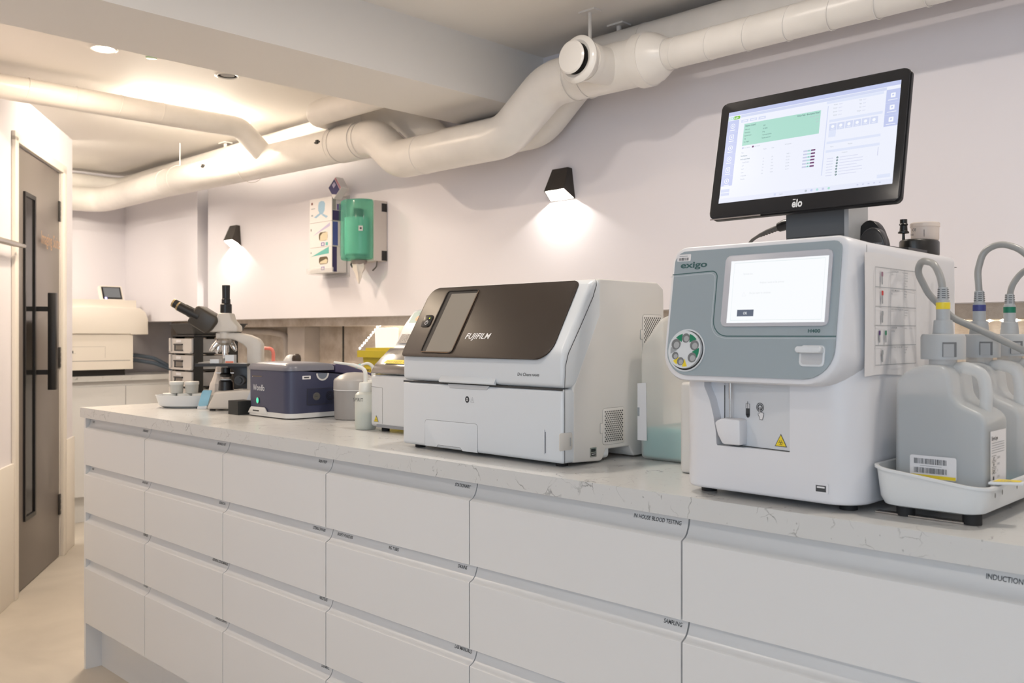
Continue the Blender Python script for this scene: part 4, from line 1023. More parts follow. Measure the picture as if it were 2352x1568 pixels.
def bottle(cy, liq, liqz, lab, stripe, name, label):
    t = Thing('reagent_bottle', label, 'bottle', (-.489, cy, .962), 'reagent bottles standing in the tray')
    y0, y1 = cy - .046, cy + .046
    def outline(g):
        return [(-.543 + g, .962 + g), (-.417 - g, .962 + g), (-.417 - g, 1.074 - g)] + arc((-.417 - g, 1.076 - g), (-.418 - g, 1.088 - g), (-.431, 1.094 - g), 4) + [(-.451 - g, 1.103 - g)] + arc((-.455 - g, 1.106), (-.461 - g, 1.112), (-.462 - g, 1.122), 3) + \
            [(-.465 - g, 1.145 - g), (-.476, 1.156 - g), (-.500, 1.157 - g)] + arc((-.514, 1.153 - g), (-.535 + g, 1.146 - g), (-.542 + g, 1.128 - g), 4)
    mb = MB(); mb.prism(outline(0), 'y', y0, y1, HD, .013, 4)
    bd = t.part('body', mb, smooth=45)
    pts = [p for p in outline(.004)]; cut_ = []
    for i in range(len(pts)):
        a, b = Vector(pts[i]), Vector(pts[(i + 1) % len(pts)])
        if a.y <= liqz: cut_.append(tuple(a))
        if (a.y - liqz) * (b.y - liqz) < 0: q = a.lerp(b, (liqz - a.y) / (b.y - a.y)); cut_.append((q.x, q.y))
    mb = MB(); mb.prism(cut_, 'y', y0 + .004, y1 - .004, liq, .009, 3); t.part('liquid', mb)
    mb = MB(); mb.tube(fillet([(-.486, cy, 1.148), (-.462, cy, 1.153), (-.436, cy, 1.146), (-.4315, cy, 1.118), (-.4330, cy, 1.086)], [0, .02, .022, .1, 0], 6), .0085, HD, 16); t.part('handle', mb)
    mb = MB(); mb.lathe((-.4905, cy, 1.152), [(.020, 0), (.020, .016), (.0195, .018), (.0300, .018)], JC, 32)
    mb = MB(); mb.lathe((-.4905, cy, 1.160), [(.026, .004), (.0300, .004), (.0302, .036), (.0285, .0400), (.0265, .0408), (.0125, .0408), (.0005, .0408)], JC, 36)
    P_ = FRONT(cy - .0300)
    mb.rect(Plane((-.4905, cy, 0), (math.cos(.62), math.sin(.62), 0), (0, 0, 1)), -.0095, .0095, 1.168, 1.189, mat('cap window shade', (.16, .165, .17), .6), .0303)
    mb.rect(Plane((-.4905, cy, 0), (math.cos(.62), math.sin(.62), 0), (0, 0, 1)), -.0085, .006, 1.168, 1.1865, mat('cap window pale', (.38, .39, .40), .5), .0308)
    cp = t.part('cap', mb)
    mb = MB(); mb.lathe((-.4905, cy, 1.150), [(.019, 0), (.019, .016)], HD, 28); t.part('neck', mb)
    mb = MB(); mb.lathe((-.4905, cy, 1.2008), [(.0145, 0), (.0125, .020), (.0095, .0205), (.0093, .036), (.0086, .0362), (.0090, .049), (.0078, .0495), (.0068, .068), (.0005, .068)], JC, 24)
    for sgn in (-.55, .45, 1.4):
        for k in range(5):
            pl_ = Plane((-.4905, cy, 0), (math.cos(sgn), math.sin(sgn), 0), (0, 0, 1)); mb.rect(pl_, -.0026, .0026, 1.2530 + k * .0030, 1.2541 + k * .0030, INK, .0082 - k * .00022)
    t.part('hose_coupling', mb, under=cp)
    mb = MB(); mb.lathe((-.4905, cy, 1.2368), [(.0092, 0), (.0096, .0004), (.0096, .0095), (.0092, .0100)], stripe[1], 24); t.part('colour_band', mb, under=cp)
    # side label
    S = RIGHT(-.4172); yy = y0 + .014
    mb = MB(); mb.rect(S, yy, y1 - .012, .968, 1.066, PAPER, .0006, .0003); mb.rect(S, yy, y1 - .012, .968, .9765, stripe[1], .0012)
    mb.text(S, yy + .004, 1.0535, lab, .0052, INK, off=.0013, bold=.02)
    for k in range(5): mb.rect(S, yy + .004, yy + .058, 1.0490 - k * .0034, 1.0498 - k * .0034, INKG, .0013)
    for k, s_ in enumerate(('LOT', 'REF', 'CONT')):
        z = 1.0270 - k * .0088; mb.ring(S, [(yy + .004, z - .002), (yy + .022, z - .002), (yy + .022, z + .0048), (yy + .004, z + .0048)], .0006, INK, .0013); mb.text(S, yy + .013, z - .0006, s_, .0036, INK, 'c', off=.0013, bold=.02)
        mb.text(S, yy + .027, z - .0004, ('2306183', '504020', '2L')[k], .0030, INKG, off=.0013)
    mb.rect(S, yy + .009, yy + .014, .9975, 1.0030, INK, .0013); mb.ring(S, [(yy + .009, 1.003), (yy + .014, 1.003), (yy + .014, 1.0085), (yy + .009, 1.0085)], .0005, INK, .0013); mb.text(S, yy + .027, 1.000, '25/07/31', .0028, INKG, off=.0013)
    mb.ring(S, [(yy + .026, .984), (yy + .034, .985), (yy + .038, .992), (yy + .046, .993)], .0005, INK, .0013, closed=False)
    t.part('side_label', mb, smooth=0)
    return t, y0
b1, fy = bottle(1.392, mat('clear grey reagent', (.34, .37, .38), .2), 1.112, 'Exigo Lyse', ('y', YEL), '', 'front milky reagent bottle with a yellow band on its hose coupling and a barcode label')
mb = MB(); P_ = FRONT(fy); mb.rect(P_, -.520, -.456, .9945, 1.0270, PAPER, .0004, .0003, .003); mb.rect(P_, -.519, -.457, .9950, .9998, YEL, .0010)
mb.bars(P_, -.514, 1.0150, .045, .0078, INK, 30, 5, .0011); mb.bars(P_, -.514, 1.0020, .045, .0078, INK, 30, 9, .0011)
mb.rect(P_, -.506, -.476, 1.0122, 1.0128, INKG, .0011); b1.part('barcode_label', mb, smooth=0)
bottle(1.548, mat('blue reagent', (.22, .42, .50), .2), .985, 'Exigo System Diluent', ('b', mat('blue band', (.045, .055, .22), .45)), '', 'middle milky reagent bottle with a dark blue band on its hose coupling')
bottle(1.700, mat('pale buff reagent', (.50, .47, .38), .2), 1.02, 'Exigo Cleaner', ('g', mat('green band', (.0, .16, .09), .45)), '', 'rear milky reagent bottle with a green band on its hose coupling')
# hoses
for cy, pts, lab in ((1.405, [(-.4905, 1.392, 1.264), (-.494, 1.392, 1.285), (-.504, 1.395, 1.305), (-.530, 1.415, 1.312), (-.542, 1.43, 1.296), (-.532, 1.45, 1.262), (-.505, 1.475, 1.225), (-.47, 1.50, 1.205), (-.42, 1.56, 1.17)], 'grey hose looping back from the yellow-banded front bottle'),
                     (1.560, [(-.4905, 1.548, 1.264), (-.493, 1.548, 1.300), (-.487, 1.555, 1.332), (-.462, 1.553, 1.343), (-.435, 1.553, 1.333), (-.405, 1.554, 1.303), (-.38, 1.56, 1.26), (-.36, 1.56, 1.20)], 'grey hose arching high from the blue-banded middle bottle'),
                     (1.712, [(-.4905, 1.700, 1.264), (-.487, 1.698, 1.282), (-.475, 1.70, 1.302), (-.450, 1.69, 1.316), (-.41, 1.68, 1.322), (-.36, 1.66, 1.31)], 'grey hose curving right from the green-banded rear bottle')):
    mb = MB(); mb.tube(fillet(pts, .05, 5), .0052, HOSE, 14)
    tag(mb.obj('hose', None, pts[0]), lab, 'hose', 'grey reagent hoses')
mb = MB(); mb.tube(fillet([(-.70, 2.75, 1.10), (-.62, 2.5, 1.19), (-.50, 2.35, 1.22), (-.40, 2.3, 1.10), (-.33, 2.2, 1.02)], .3, 6), .006, BLACK, 10)
tag(mb.obj('black_cable', None, (-.5, 2.35, 1.2)), 'black cable hanging behind the rear reagent bottle', 'cable')

# ================================================================= BIG TEAL JUG between the analysers
t = Thing('waste_jug', 'tall milky jug with teal liquid between the two large analysers', 'jug', (-1.06, 1.62, .94))
J = clear('milky jug plastic', (.88, .86, .82), .46, .3)
def jp(g): return [(-1.153 + g, .9405 + g), (-.945 - g, .9405 + g), (-.945 - g, 1.225 - g), (-1.06, 1.248 - g), (-1.105, 1.232 - g), (-1.148 + g, 1.178 - g), (-1.153 + g, 1.160 - g)]
mb = MB(); mb.prism(jp(0), 'y', 1.545, 1.69, J, .012, 4); t.part('body', mb, smooth=45)
mb = MB(); mb.prism([(-1.149, .944), (-.949, .944), (-.949, 1.008), (-1.149, 1.008)], 'y', 1.549, 1.686, TEAL, .008, 3); t.part('liquid', mb)
mb = MB(); mb.lathe((-1.03, 1.62, 1.24), [(.022, 0), (.022, .012), (.025, .012), (.025, .03), (.0005, .031)], PAPER, 24); t.part('cap', mb)
mb = MB(); mb.prism([(-1.1555, .980), (-1.132, .980), (-1.134, 1.100), (-1.1555, 1.098)], 'y', 1.5425, 1.5435, PAPER); mb.rect(FRONT(1.5425), -1.1552, -1.150, 1.03, 1.048, INKG, .0003); t.part('paper_label', mb)
t = Thing('white_canister', 'plain pale canister tucked behind the lower left edge of the blood analyser', 'canister', (-.93, 1.50, .94))
mb = MB(); mb.prism(rr(-.987, -.885, 1.445, 1.54, .012), 'z', .9405, 1.11, MW2, .006, 3); t.part('body', mb)
mb = MB(); mb.lathe((-.93, 1.49, 1.110), [(.018, 0), (.018, .015), (.0005, .016)], MW2, 20); t.part('cap', mb)
# ================================================================= NAVY INSTRUMENT
NAVY = mat('navy plastic', (.045, .050, .095), .38); NAVT = mat('dark slate lid', (.17, .17, .20), .28)
t = Thing('fluorescence_reader', 'navy benchtop reader with a white foot and green power light', 'reader', (-2.56, 1.66, .94))
nx0, nx1, ny0, ny1 = -2.688, -2.432, 1.500, 1.86
mb = MB(); 
side = [(1.503, .957), (1.5005, 1.088), (1.66, 1.088), (1.70, 1.082), (1.86, 1.058), (1.86, .957)]
def nring(z, g, f=None): return [Vector((x, y, z if f is None else f(y))) for x, y in rr(nx0 + g, nx1 - g, ny0 + g * .6, ny1 - g, (.030, .036, .02, .02), 7)]
topf = lambda y: 1.088 if y < 1.66 else 1.088 - (y - 1.66) * .15
mb.loft([nring(.955, .003), nring(1.0, .001), nring(0, 0, topf)], NAVY); t.part('casing', mb, smooth=45)
mb = MB()
lidp = [Vector((x, y, 1.0885)) for x, y in rr(nx0 - .002, nx1 + .0025, ny0 - .004, 1.662, (.030, .036, .006, .006), 7)]
mb.loft([[v + Vector((0, 0, .0)) for v in lidp], [v + Vector((0, 0, .010)) for v in lidp], [Vector((-2.56 + (v.x + 2.56) * .93, 1.58 + (v.y - 1.58) * .93, 1.108)) for v in lidp], [Vector((-2.56 + (v.x + 2.56) * .6, 1.58 + (v.y - 1.58) * .6, 1.113)) for v in lidp]], NAVT); t.part('lid', mb, smooth=50)
mb = MB(); mb.prism([(1.668, 1.080), (1.668, 1.107), (1.70, 1.106), (1.852, 1.062), (1.858, 1.050)], 'x', nx0 + .006, nx1 - .002, mat('purple navy', (.060, .050, .105), .35), .004, 3)
tp = Plane((0, 1.70, 1.106), (1, 0, 0), (0, .96, -.278))
mb.rect(tp, nx0 + .03, nx1 - .02, .006, .030, NAVT, .0006); mb.rect(tp, nx0 + .03, nx1 - .02, .042, .066, NAVT, .0006); mb.rect(tp, nx0 + .03, nx1 - .02, .080, .098, NAVT, .0006)
t.part('rear_cover', mb)
mb = MB(); mb.loft([[Vector((x, y, z)) for x, y in rr(nx0 - .001, nx1 + .001, ny0 - .003, ny1, (.032, .038, .02, .02), 7)] for z in (.9435, .9575)], mat('white foot plastic', (.66, .66, .65), .35))
F5 = FRONT(1.4965)
mb.plate(F5, [(-2.672, .950), (-2.658, .966), (-2.652, .9705), (-2.572, .9705), (-2.566, .966), (-2.553, .950)], mat('white foot plastic', (.6, .6, .6)), -.002, .0035, .001, 2)
mb.rect(F5, -2.640, -2.602, .9565, .961, GAP, .0018, 0, .0015); t.part('foot_plinth', mb)
mb = MB(); F6 = FRONT(1.5003); mb.text(F6, -2.645, 1.023, 'Wondfo', .0185, mat('pale print', (.62, .64, .68), .4), w=.070, bold=.012, off=.0016); t.part('lettering', mb, smooth=0)
mb = MB(); mb.disc(F6, -2.618, .991, .0085, mat('pilot surround', (.30, .33, .36), .4), .0016, rz=.0105); mb.disc(F6, -2.618, .991, .0060, emis('green power light', (.05, .85, .38), 1.6), .002, rz=.0085); mb.rect(F6, -2.6186, -2.6174, .987, .995, emis('pilot mark', (.5, 1, .75), 1.2), .0023)
t.part('power_light', mb, smooth=0)
mb = MB(); mb.rect(F6, -2.650, -2.592, 1.0665, 1.0690, mat('brass slot', (.20, .15, .09), .3, metal=.6), .0016); mb.disc(F6, -2.649, 1.0655, .0014, PAPER, .0018, n=8); t.part('card_slot', mb, smooth=0)
S = RIGHT(nx1 - .0010)
mb = MB(); mb.rect(S, 1.545, 1.575, 1.062, 1.073, PAPER, .0015, 0, .002); mb.rect(S, 1.551, 1.569, 1.0655, 1.0695, INK, .0018); t.part('asset_sticker', mb, smooth=0)
mb = MB(); mb.ring(S, [(1.618 + .0205 * math.cos(PI + k * PI / 14), 1.079 + .0205 * math.sin(PI + k * PI / 14)) for k in range(15)], .0050, mat('white foot plastic', (.6, .6, .6)), .0012, .0008, closed=False)
mb.poly(S, [(1.618 + .0175 * math.cos(PI + k * PI / 14), 1.079 + .0175 * math.sin(PI + k * PI / 14)) for k in range(15)], mat('finger scoop', (.16, .19, .24), .3), .0013); t.part('finger_scoop', mb, smooth=0)
mb = MB(); mb.rect(S, 1.562, 1.672, .983, 1.032, mat('navy inset', (.030, .034, .065), .3), .0013)
mb.ring(S, rr(1.562, 1.672, .983, 1.032, .002, 3), .001, GAP, .0016)
mb.disc(S, 1.596, 1.008, .0135, mat('key lock ring', (.10, .10, .10), .3), .0018, rz=.0125); mb.disc(S, 1.596, 1.008, .0095, mat('key lock face', (.22, .21, .19), .25, metal=.5), .0021, rz=.009); mb.rect(S, 1.589, 1.600, 1.0065, 1.0095, INK, .0024)
for R in (.0135, .0095, .005): mb.ring(S, [(1.646 + R * math.cos(a * PI / 12) * 1.1, 1.008 + R * math.sin(a * PI / 12)) for a in range(24)], .0016, BLACK, .0019)
t.part('side_inset', mb, smooth=0)
mb = MB(); mb.rect(S, 1.708, 1.84, .97, 1.040, mat('navy inset', (.03, .03, .06)), .0012); mb.ring(S, [(1.708, .985), (1.708, 1.040), (1.84, 1.040)], .0009, GREYP, .0015, closed=False); t.part('rear_panel', mb, smooth=0)
for x in (nx0 + .03, nx1 - .03):
    for y in (1.53, 1.82): mb = MB(); mb.cyl((x, y, .9402), (x, y, .9445), .010, RUB, 12); t.part('rubber_foot', mb)
# red tube, dome behind
t = Thing('coral_tube', 'bent coral red tube rising behind the navy reader', 'tube', (-3.08, 1.83, .94))
mb = MB(); _p = fillet([(-3.08, 1.83, .9405), (-3.08, 1.83, 1.147), (-3.12, 1.805, 1.148), (-3.155, 1.785, 1.132)], .022, 8); mb.tube(_p, [.0068] * (len(_p) - 1) + [.003], mat('coral silicone', (.85, .25, .20), .4), 14); t.part('tube', mb)
t = Thing('ear_thermometer', 'white device with a dark rounded tip lying behind the navy reader', 'device', (-3.14, 1.95, .94))
mb = MB(); mb.lathe((-3.15, 1.95, .9405), [(.030, 0), (.031, .14), (.028, .16), (.018, .175), (.008, .180), (.0005, .181)], MW, 24); t.part('body', mb)
mb = MB(); mb.lathe((-3.118, 1.955, 1.088), [(.016, 0), (.018, .018), (.015, .030), (.008, .036), (.0005, .037)], mat('dark brown rubber', (.05, .035, .028), .5), 20); t.part('tip', mb)

# ================================================================= GREY POT, WASH BOTTLES
t = Thing('grey_canister', 'round grey lidded canister with a domed top beside the navy reader', 'canister', (-2.327, 1.665, .94))
GC = mat('warm grey plastic', (.30, .285, .275), .42)
mb = MB(); mb.lathe((-2.327, 1.665, .9403), [(.058, 0), (.061, .003), (.0635, .090)], GC, 40); t.part('body', mb)
mb = MB(); mb.lathe((-2.327, 1.665, 1.0303), [(.0640, 0), (.0645, .0025), (.0640, .028), (.0610, .034), (.045, .045), (.025, .052), (.0005, .054)], mat('light grey lid', (.42, .40, .385), .35), 40); t.part('lid', mb)
mb = MB(); mb.lathe((-2.327, 1.665, 1.0295), [(.0635, 0), (.0650, .0006), (.0650, .0018), (.0638, .0024)], PAPER, 40); t.part('rim_line', mb)
WB = clear('milky wash bottle', (.78, .80, .76), .30, .3); WL = mat('pale green liquid', (.50, .58, .52), .2)
def wash(x, y, label, spoutpts, tip, text):
    t = Thing('wash_bottle', label, 'bottle', (x, y, .94), 'milky squeeze bottles')
    mb = MB(); mb.lathe((x, y, .9403), [(.027, 0), (.0295, .004), (.0295, .088), (.028, .096), (.022, .102), (.016, .104)], WB, 32); t.part('body', mb)
    mb = MB(); mb.lathe((x, y, .9415), [(.0255, 0), (.0275, .003), (.0275, .047), (.0005, .047)], WL, 28); t.part('liquid', mb)
    mb = MB(); mb.lathe((x, y, 1.040), [(.0185, 0), (.0190, .002), (.0180, .025), (.0165, .028), (.0070, .029), (.006, .033), (.0005, .033)], mat('soft white cap', (.72, .72, .68), .4), 28); t.part('cap', mb)
    mb = MB(); P = fillet([(x, y, 1.068)] + spoutpts, .028, 8); n = len(P)
    mb.tube(P, [.0062 - .0030 * k / n for k in range(n)], mat('soft white cap', (.7, .7, .7)), 12); sp_ = t.part('spout', mb)
    if tip:
        a, b = Vector(spoutpts[-1]), Vector(spoutpts[-1]).lerp(Vector(spoutpts[-2]), .42)
        mb = MB(); mb.tube([a, b], [.0042, .0052], mat('aqua tip', (.18, .55, .55), .35), 12); t.part('spout_tip', mb, under=sp_)
    if text:
        pl_ = Plane((x, y, 0), (math.cos(.3), math.sin(.3), 0), (0, 0, 1))
        mb = MB(); mb.text(pl_, -.019, 1.018, text, .0095, INK, w=.032, off=.0300, bold=-.005); t.part('handwriting', mb, smooth=0)
    return t
wash(-2.052, 1.505, 'squeeze bottle marked SPIRIT with a white spout bent to the left', [(-2.052, 1.505, 1.106), (-2.085, 1.485, 1.117), (-2.130, 1.455, 1.123)], False, 'SPIRIT')
wash(-2.144, 1.600, 'squeeze bottle with an aqua spout tip, partly behind the SPIRIT bottle', [(-2.144, 1.600, 1.106), (-2.150, 1.585, 1.119), (-2.175, 1.560, 1.106)], True, '')

# ================================================================= SHARPS BIN, LIGHT STRIP, LIT TUB
SY = mat('sharps bin yellow', (.60, .48, .03), .38)
t = Thing('sharps_bin', 'yellow lidded sharps bin behind the squeeze bottles', 'bin', (-2.66, 2.05, .94))
bx, by = -2.63, 2.06
mb = MB(); mb.loft([[Vector((bx + sx * q, by + sy * q * .8, z)) for sx, sy in ((-1, -1), (1, -1), (1, 1), (-1, 1))] for q, z in ((.078, .9405), (.094, 1.122))], SY); t.part('body', mb)
mb = MB(); mb.box(bx - .108, bx + .108, by - .09, by + .09, 1.118, 1.142, SY, .004, 2); mb.box(bx - .085, bx + .085, by - .07, by + .07, 1.142, 1.152, SY, .004, 2); t.part('lid', mb)
mb = MB(); P_ = Plane((0, by - .0735, 1.0), (1, 0, 0), (0, -.07, 1)); mb.rect(P_, bx - .07, bx + .02, -.02, .085, mat('bin label yellow', (.72, .55, .05), .5), .0025)
mb.text(P_, bx - .064, .068, 'BIO 14', .0085, INK, w=.05, off=.003); mb.rect(P_, bx - .064, bx + .004, .060, .062, INK, .003); mb.tri_sign(P_, bx - .04, .028, .040, YEL, INK, .0032); mb.text(P_, bx - .064, -.008, 'DANGER', .008, INK, off=.003)
t.part('label_print', mb, smooth=0)
LEDM = emis('led bead lit', (1, .90, .76), 70)
def ledstrip(label, pts, n, loc):
    t = Thing('led_strip', label, 'light strip', loc, 'bare led strips under the boxed wall')
    P = [Vector(p) for p in pts]; mb = MB(); mb.tube(P, .003, mat('led tape', (.7, .68, .62), .5), 6); t.part('tape', mb)
    L = sum((P[i + 1] - P[i]).length for i in range(len(P) - 1)); mb = MB()
    for k in range(n):
        d = L * (k + .5) / n; i = 0
        while i < len(P) - 2 and d > (P[i + 1] - P[i]).length: d -= (P[i + 1] - P[i]).length; i += 1
        c = P[i] + (P[i + 1] - P[i]).normalized() * d + Vector((0, -.004, 0))
        mb.lathe(c, [(.0005, -.0042), (.0030, -.0030), (.0042, 0), (.0030, .0030), (.0005, .0042)], LEDM, 8, 'y')
    t.part('led_beads', mb)
ledstrip('led strip dropping diagonally behind the yellow sharps bin', [(-3.62, 2.97, 1.262), (-3.86, 2.97, 1.260), (-3.905, 2.95, 1.245), (-4.01, 2.90, 1.12)], 24, (-3.9, 2.95, 1.2))
ledstrip('led strip of bare beads running behind the reagent hoses at the right', [(-1.4, 2.955, 1.240), (1.6, 2.955, 1.250)], 82, (-.5, 2.955, 1.245))
t = Thing('lit_tub', 'white tub in the wall recess behind the keypad analyser, strip light painted on as glow', 'tub', (-3.70, 2.86, .945))
mb = MB(); mb.lathe((-3.72, 2.86, .9405), [(.045, 0), (.055, .17), (.060, .29), (.045, .295), (.0005, .295)], emis('white tub painted light', (1, .86, .68), 1.3), 28); t.part('body', mb)  # strip light falling on the white tub is put in as emission
# pipework in the recess
PW = mat('old white pipe paint', (.60, .545, .50), .5, var=.1)
t = Thing('recess_pipe', 'white painted pipe bending down in the recess behind the microscope', 'pipe', (-5.0, 2.95, 1.2))
mb = MB(); mb.tube(fillet([(-6.0, 2.96, 1.235), (-5.0, 2.96, 1.215), (-4.83, 2.96, 1.195), (-4.83, 2.96, .9405)], .06, 8), .020, PW, 18); t.part('pipe', mb)
t = Thing('boxed_riser', 'square boxed riser in the recess, left of the rough wall', 'boxing', (-4.62, 2.94, .94))
mb = MB(); mb.box(-4.72, -4.54, 2.90, 2.999, .9405, 1.244, PW, .012, 3); t.part('boxing', mb)

# ================================================================= MICROSCOPE (side view, turned to face left)
t = Thing('microscope', 'beige and black trinocular microscope beside the navy reader', 'microscope', (-2.9335, 1.5585, .94), rotz=math.asin(.7028))
BG = mat('warm beige enamel', (.60, .56, .51), .38); K = BLACK; GB = mat('worn black enamel', (.045, .038, .030), .38)
def sx(u): return (u - 519) / 662.
def sz(v): return 1.2 - (v - 768) / 662. - .94
def sp_(pts): return [(sx(u), sz(v)) for u, v in pts]
def prof(pts, y0, y1, m, bev=.003): mb = MB(); mb.prism(sp_(pts), 'y', y0, y1, m, bev, 3); return mb
t.part('head', prof([(507, 719), (533, 719), (537, 735), (551, 750), (551, 762), (485, 762), (497, 750), (503, 728)], -.032, .032, BG, .005))
mb = MB(); mb.lathe((0, 0, sz(719)), [(.0195, 0), (.0195, .030), (.0150, .033), (.0150, .048), (.0130, .050), (.0135, .096), (.0120, .097), (.0005, .097)], K, 26); mb.lathe((0, 0, sz(655)), [(.0130, -.003), (.0132, 0), (.0005, .001)], mat('pale cap edge', (.5, .46, .35), .4), 24); t.part('photo_tube', mb)
t.part('binocular_head', prof([(506, 728), (461, 701), (437, 740), (479, 766), (493, 760), (508, 740)], -.045, .045, GB, .009))
d = Vector((sx(412) - sx(458), 0, sz(703) - sz(727)))
for yy, dx in ((-.030, .004), (.030, -.034)):
    a = Vector((sx(462) + dx, yy, sz(728) - dx * .36)); mb = MB()
    mb.tube([a, a + d * .5, a + d * .5, a + d], [.0175, .0170, .0155, .0155], K, 22); e_ = t.part('eyepiece', mb)
    mb = MB(); mb.tube([a + d, a + d * 1.08], [.0158, .0145], mat('brass eye rim', (.42, .32, .17), .3, metal=.7), 22); t.part('eye_lens', mb, under=e_)
t.part('head_joint', (lambda mb: (mb.cyl((0, 0, sz(777)), (0, 0, sz(762)), .026, BG, 28), mb)[1])(MB()))
arm = [(499, 763), (541, 763), (575, 769), (596, 778), (604, 790), (604, 900), (570, 900), (570, 800), (562, 791), (541, 780), (499, 778)]
t.part('arm', prof(arm, -.022, .022, BG, .006))
t.part('base', prof([(486, 936), (505, 897), (570, 893), (622, 899), (622, 937)], -.060, .060, BG, .008))
t.part('stage_bracket', prof([(572, 838), (572, 892), (540, 892), (540, 850), (520, 838)], -.018, .018, K, .002))
mb = MB(); mb.box(sx(462), sx(578), -.065, .065, sz(840), sz(834), K, .002); mb.box(sx(466), sx(500), -.05, .05, sz(834), sz(831), mat('stage grey', (.22, .20, .19), .4), .001); st = t.part('stage', mb)
mb = MB(); mb.box(sx(494), sx(514), -.055, -.02, sz(833), sz(824), MW, .003); t.part('slide_clip', mb, under=st)
mb = MB(); mb.box(sx(529), sx(549), -.060, -.030, sz(832), sz(814), MW, .004); mb.box(sx(530), sx(548), -.0605, -.0595, sz(832), sz(828), mat('coral print', (.7, .2, .12), .5)); t.part('slide_box', mb, under=st)
mb = MB(); mb.lathe((0, -.01, sz(790)), [(.012, -.004), (.030, .004), (.031, .012), (.024, .019), (.0005, .019)], mat('nosepiece metal', (.45, .42, .38), .3, metal=.8), 28); ns = t.part('nosepiece', mb)
for (u0, v0, u1, v1, yy, r) in ((508, 782, 487, 806, -.018, .0105), (506, 790, 500, 812, -.006, .0095), (519, 790, 519, 826, -.010, .0100), (529, 786, 540, 806, .012, .0095)):
    a = Vector((sx(u0), yy, sz(v0))); b = Vector((sx(u1), yy - .004, sz(v1))); mb = MB()
    mb.tube([a, a.lerp(b, .6), a.lerp(b, .62), a.lerp(b, .85), b], [r, r, r * .82, r * .7, r * .42], CHROME, 18); t.part('objective', mb, under=ns)
mb = MB(); mb.lathe((0, 0, sz(866)), [(.010, 0), (.020, .002), (.022, .010), (.016, .016), (.016, .034), (.0005, .034)], K, 26); mb.box(-.034, .03, -.004, .004, sz(857), sz(855), STEEL); t.part('condenser', mb)
mb = MB(); mb.lathe((0, 0, sz(896)), [(.026, 0), (.024, .030), (.019, .036), (.0005, .036)], K, 26); mb.lathe((0, 0, sz(896) + .036), [(.0170, 0), (.0172, .003), (.0005, .0035)], MW, 24); t.part('light_housing', mb)
mb = MB(); mb.cyl((sx(558), -.045, sz(872)), (sx(558), .045, sz(872)), .017, mat('dark focus knob', (.03, .03, .03), .4), 26); mb.cyl((sx(558), -.054, sz(872)), (sx(558), .054, sz(872)), .011, K, 22); t.part('focus_knob', mb)
for u in (498, 610):
    for yy in (-.045, .045): mb = MB(); mb.cyl((sx(u), yy, .0002), (sx(u), yy, sz(934)), .010, RUB, 14); t.part('rubber_foot', mb)

# ================================================================= DRAWER TOWER WITH BLACK TRAY
t = Thing('drawer_tower', 'small tower of four clear drawers in a black frame left of the microscope', 'drawer tower', (-3.30, 1.66, .94))
ax0, ax1, ay0, ay1 = -3.385, -3.215, 1.575, 1.755
CLR = clear('clear drawer plastic', (.56, .54, .52), .30, .25); CLRF = mat('frosted drawer front', (.56, .53, .50), .3)
mb = MB(); zs = [.9405, 1.0025, 1.0645, 1.1265, 1.1885]
for z in zs: mb.box(ax0 - .002, ax1 + .002, ay0 + .004, ay1, z, z + .004, BLACK)
for (x, y) in ((ax1 - .004, ay0 + .004), (ax1 - .004, ay1 - .035), (ax0, ay0 + .012), (ax0, ay1 - .045)): mb.box(x, x + .010, y, y + .034, .944, 1.190, BLACK)
mb.box(ax0 - .002, ax1 + .002, ay0 + .004, ay1, 1.1885, 1.196, BLACK, .002)
t.part('frame', mb)
cont = [mat('grey contents', (.42, .45, .47), .6, var=.4, vscale=40), mat('lime contents', (.48, .50, .30), .6, var=.3, vscale=30), mat('mauve contents', (.36, .27, .27), .6, var=.3, vscale=40), mat('grey contents', (.4, .4, .4))]
for k in range(4):
    z = zs[k] + .006
    mb = MB(); mb.box(ax0 + .004, ax1 - .002, ay0 - .004, ay0 + .004, z, z + .052, CLRF, .0015)
    mb.box(ax0 - .006, ax0 + .008, ay0 - .010, ay0 + .002, z, z + .054, CLRF, .001); mb.box(ax0 - .006, ax1, ay0 - .010, ay0, z - .002, z + .003, CLRF, .001)
    dr_ = t.part('drawer_front', mb)
    mb = MB(); mb.box(ax0 + .008, ax1 + .0035, ay0 + .004, ay1 - .004, z, z + .050, CLR); t.part('drawer_side', mb)
    mb = MB(); mb.box(ax0 + .03, ax1 - .003, ay0 + .06, ay1 - .01, z + .001, z + .036, cont[(k + 1) % 4], .008); t.part('drawer_contents', mb)
    mb = MB(); FF = FRONT(ay0 - .004); mb.rect(FF, ax0 + .030, ax0 + .100, z + .006, z + .010, BLACK, .001, .001); mb.rect(FF, ax0 + .030, ax0 + .040, z + .006, z + .032, BLACK, .001, .001); mb.rect(FF, ax0 + .030, ax0 + .100, z + .028, z + .033, BLACK, .001, .004); mb.rect(FF, ax0 + .044, ax0 + .096, z + .010, z + .028, mat('handle recess', (.20, .175, .15), .6), .0008)
    t.part('pull', mb, under=dr_)
    mb = MB(); mb.rect(FF, ax0 + .045, ax0 + .085, z + .038, z + .0475, PAPER, .0008); t.part('label', mb, under=dr_, smooth=0)
t = Thing('black_tray', 'black flared tray on top of the small drawer tower', 'tray', (-3.30, 1.72, 1.197))
mb = MB(); g = [(.012, 1.1968), (-.006, 1.238), (-.010, 1.2385), (-.010, 1.2415), (-.004, 1.2415), (.014, 1.200)]
mb.loft([[Vector((x, y, z)) for x, y in rr(ax0 + q, ax1 - q + .006, ay0 + q, ay1 - q + .03, .012, 4)] for q, z in g], mat('black tray plastic', (.030, .028, .026), .4)); t.part('tray', mb)

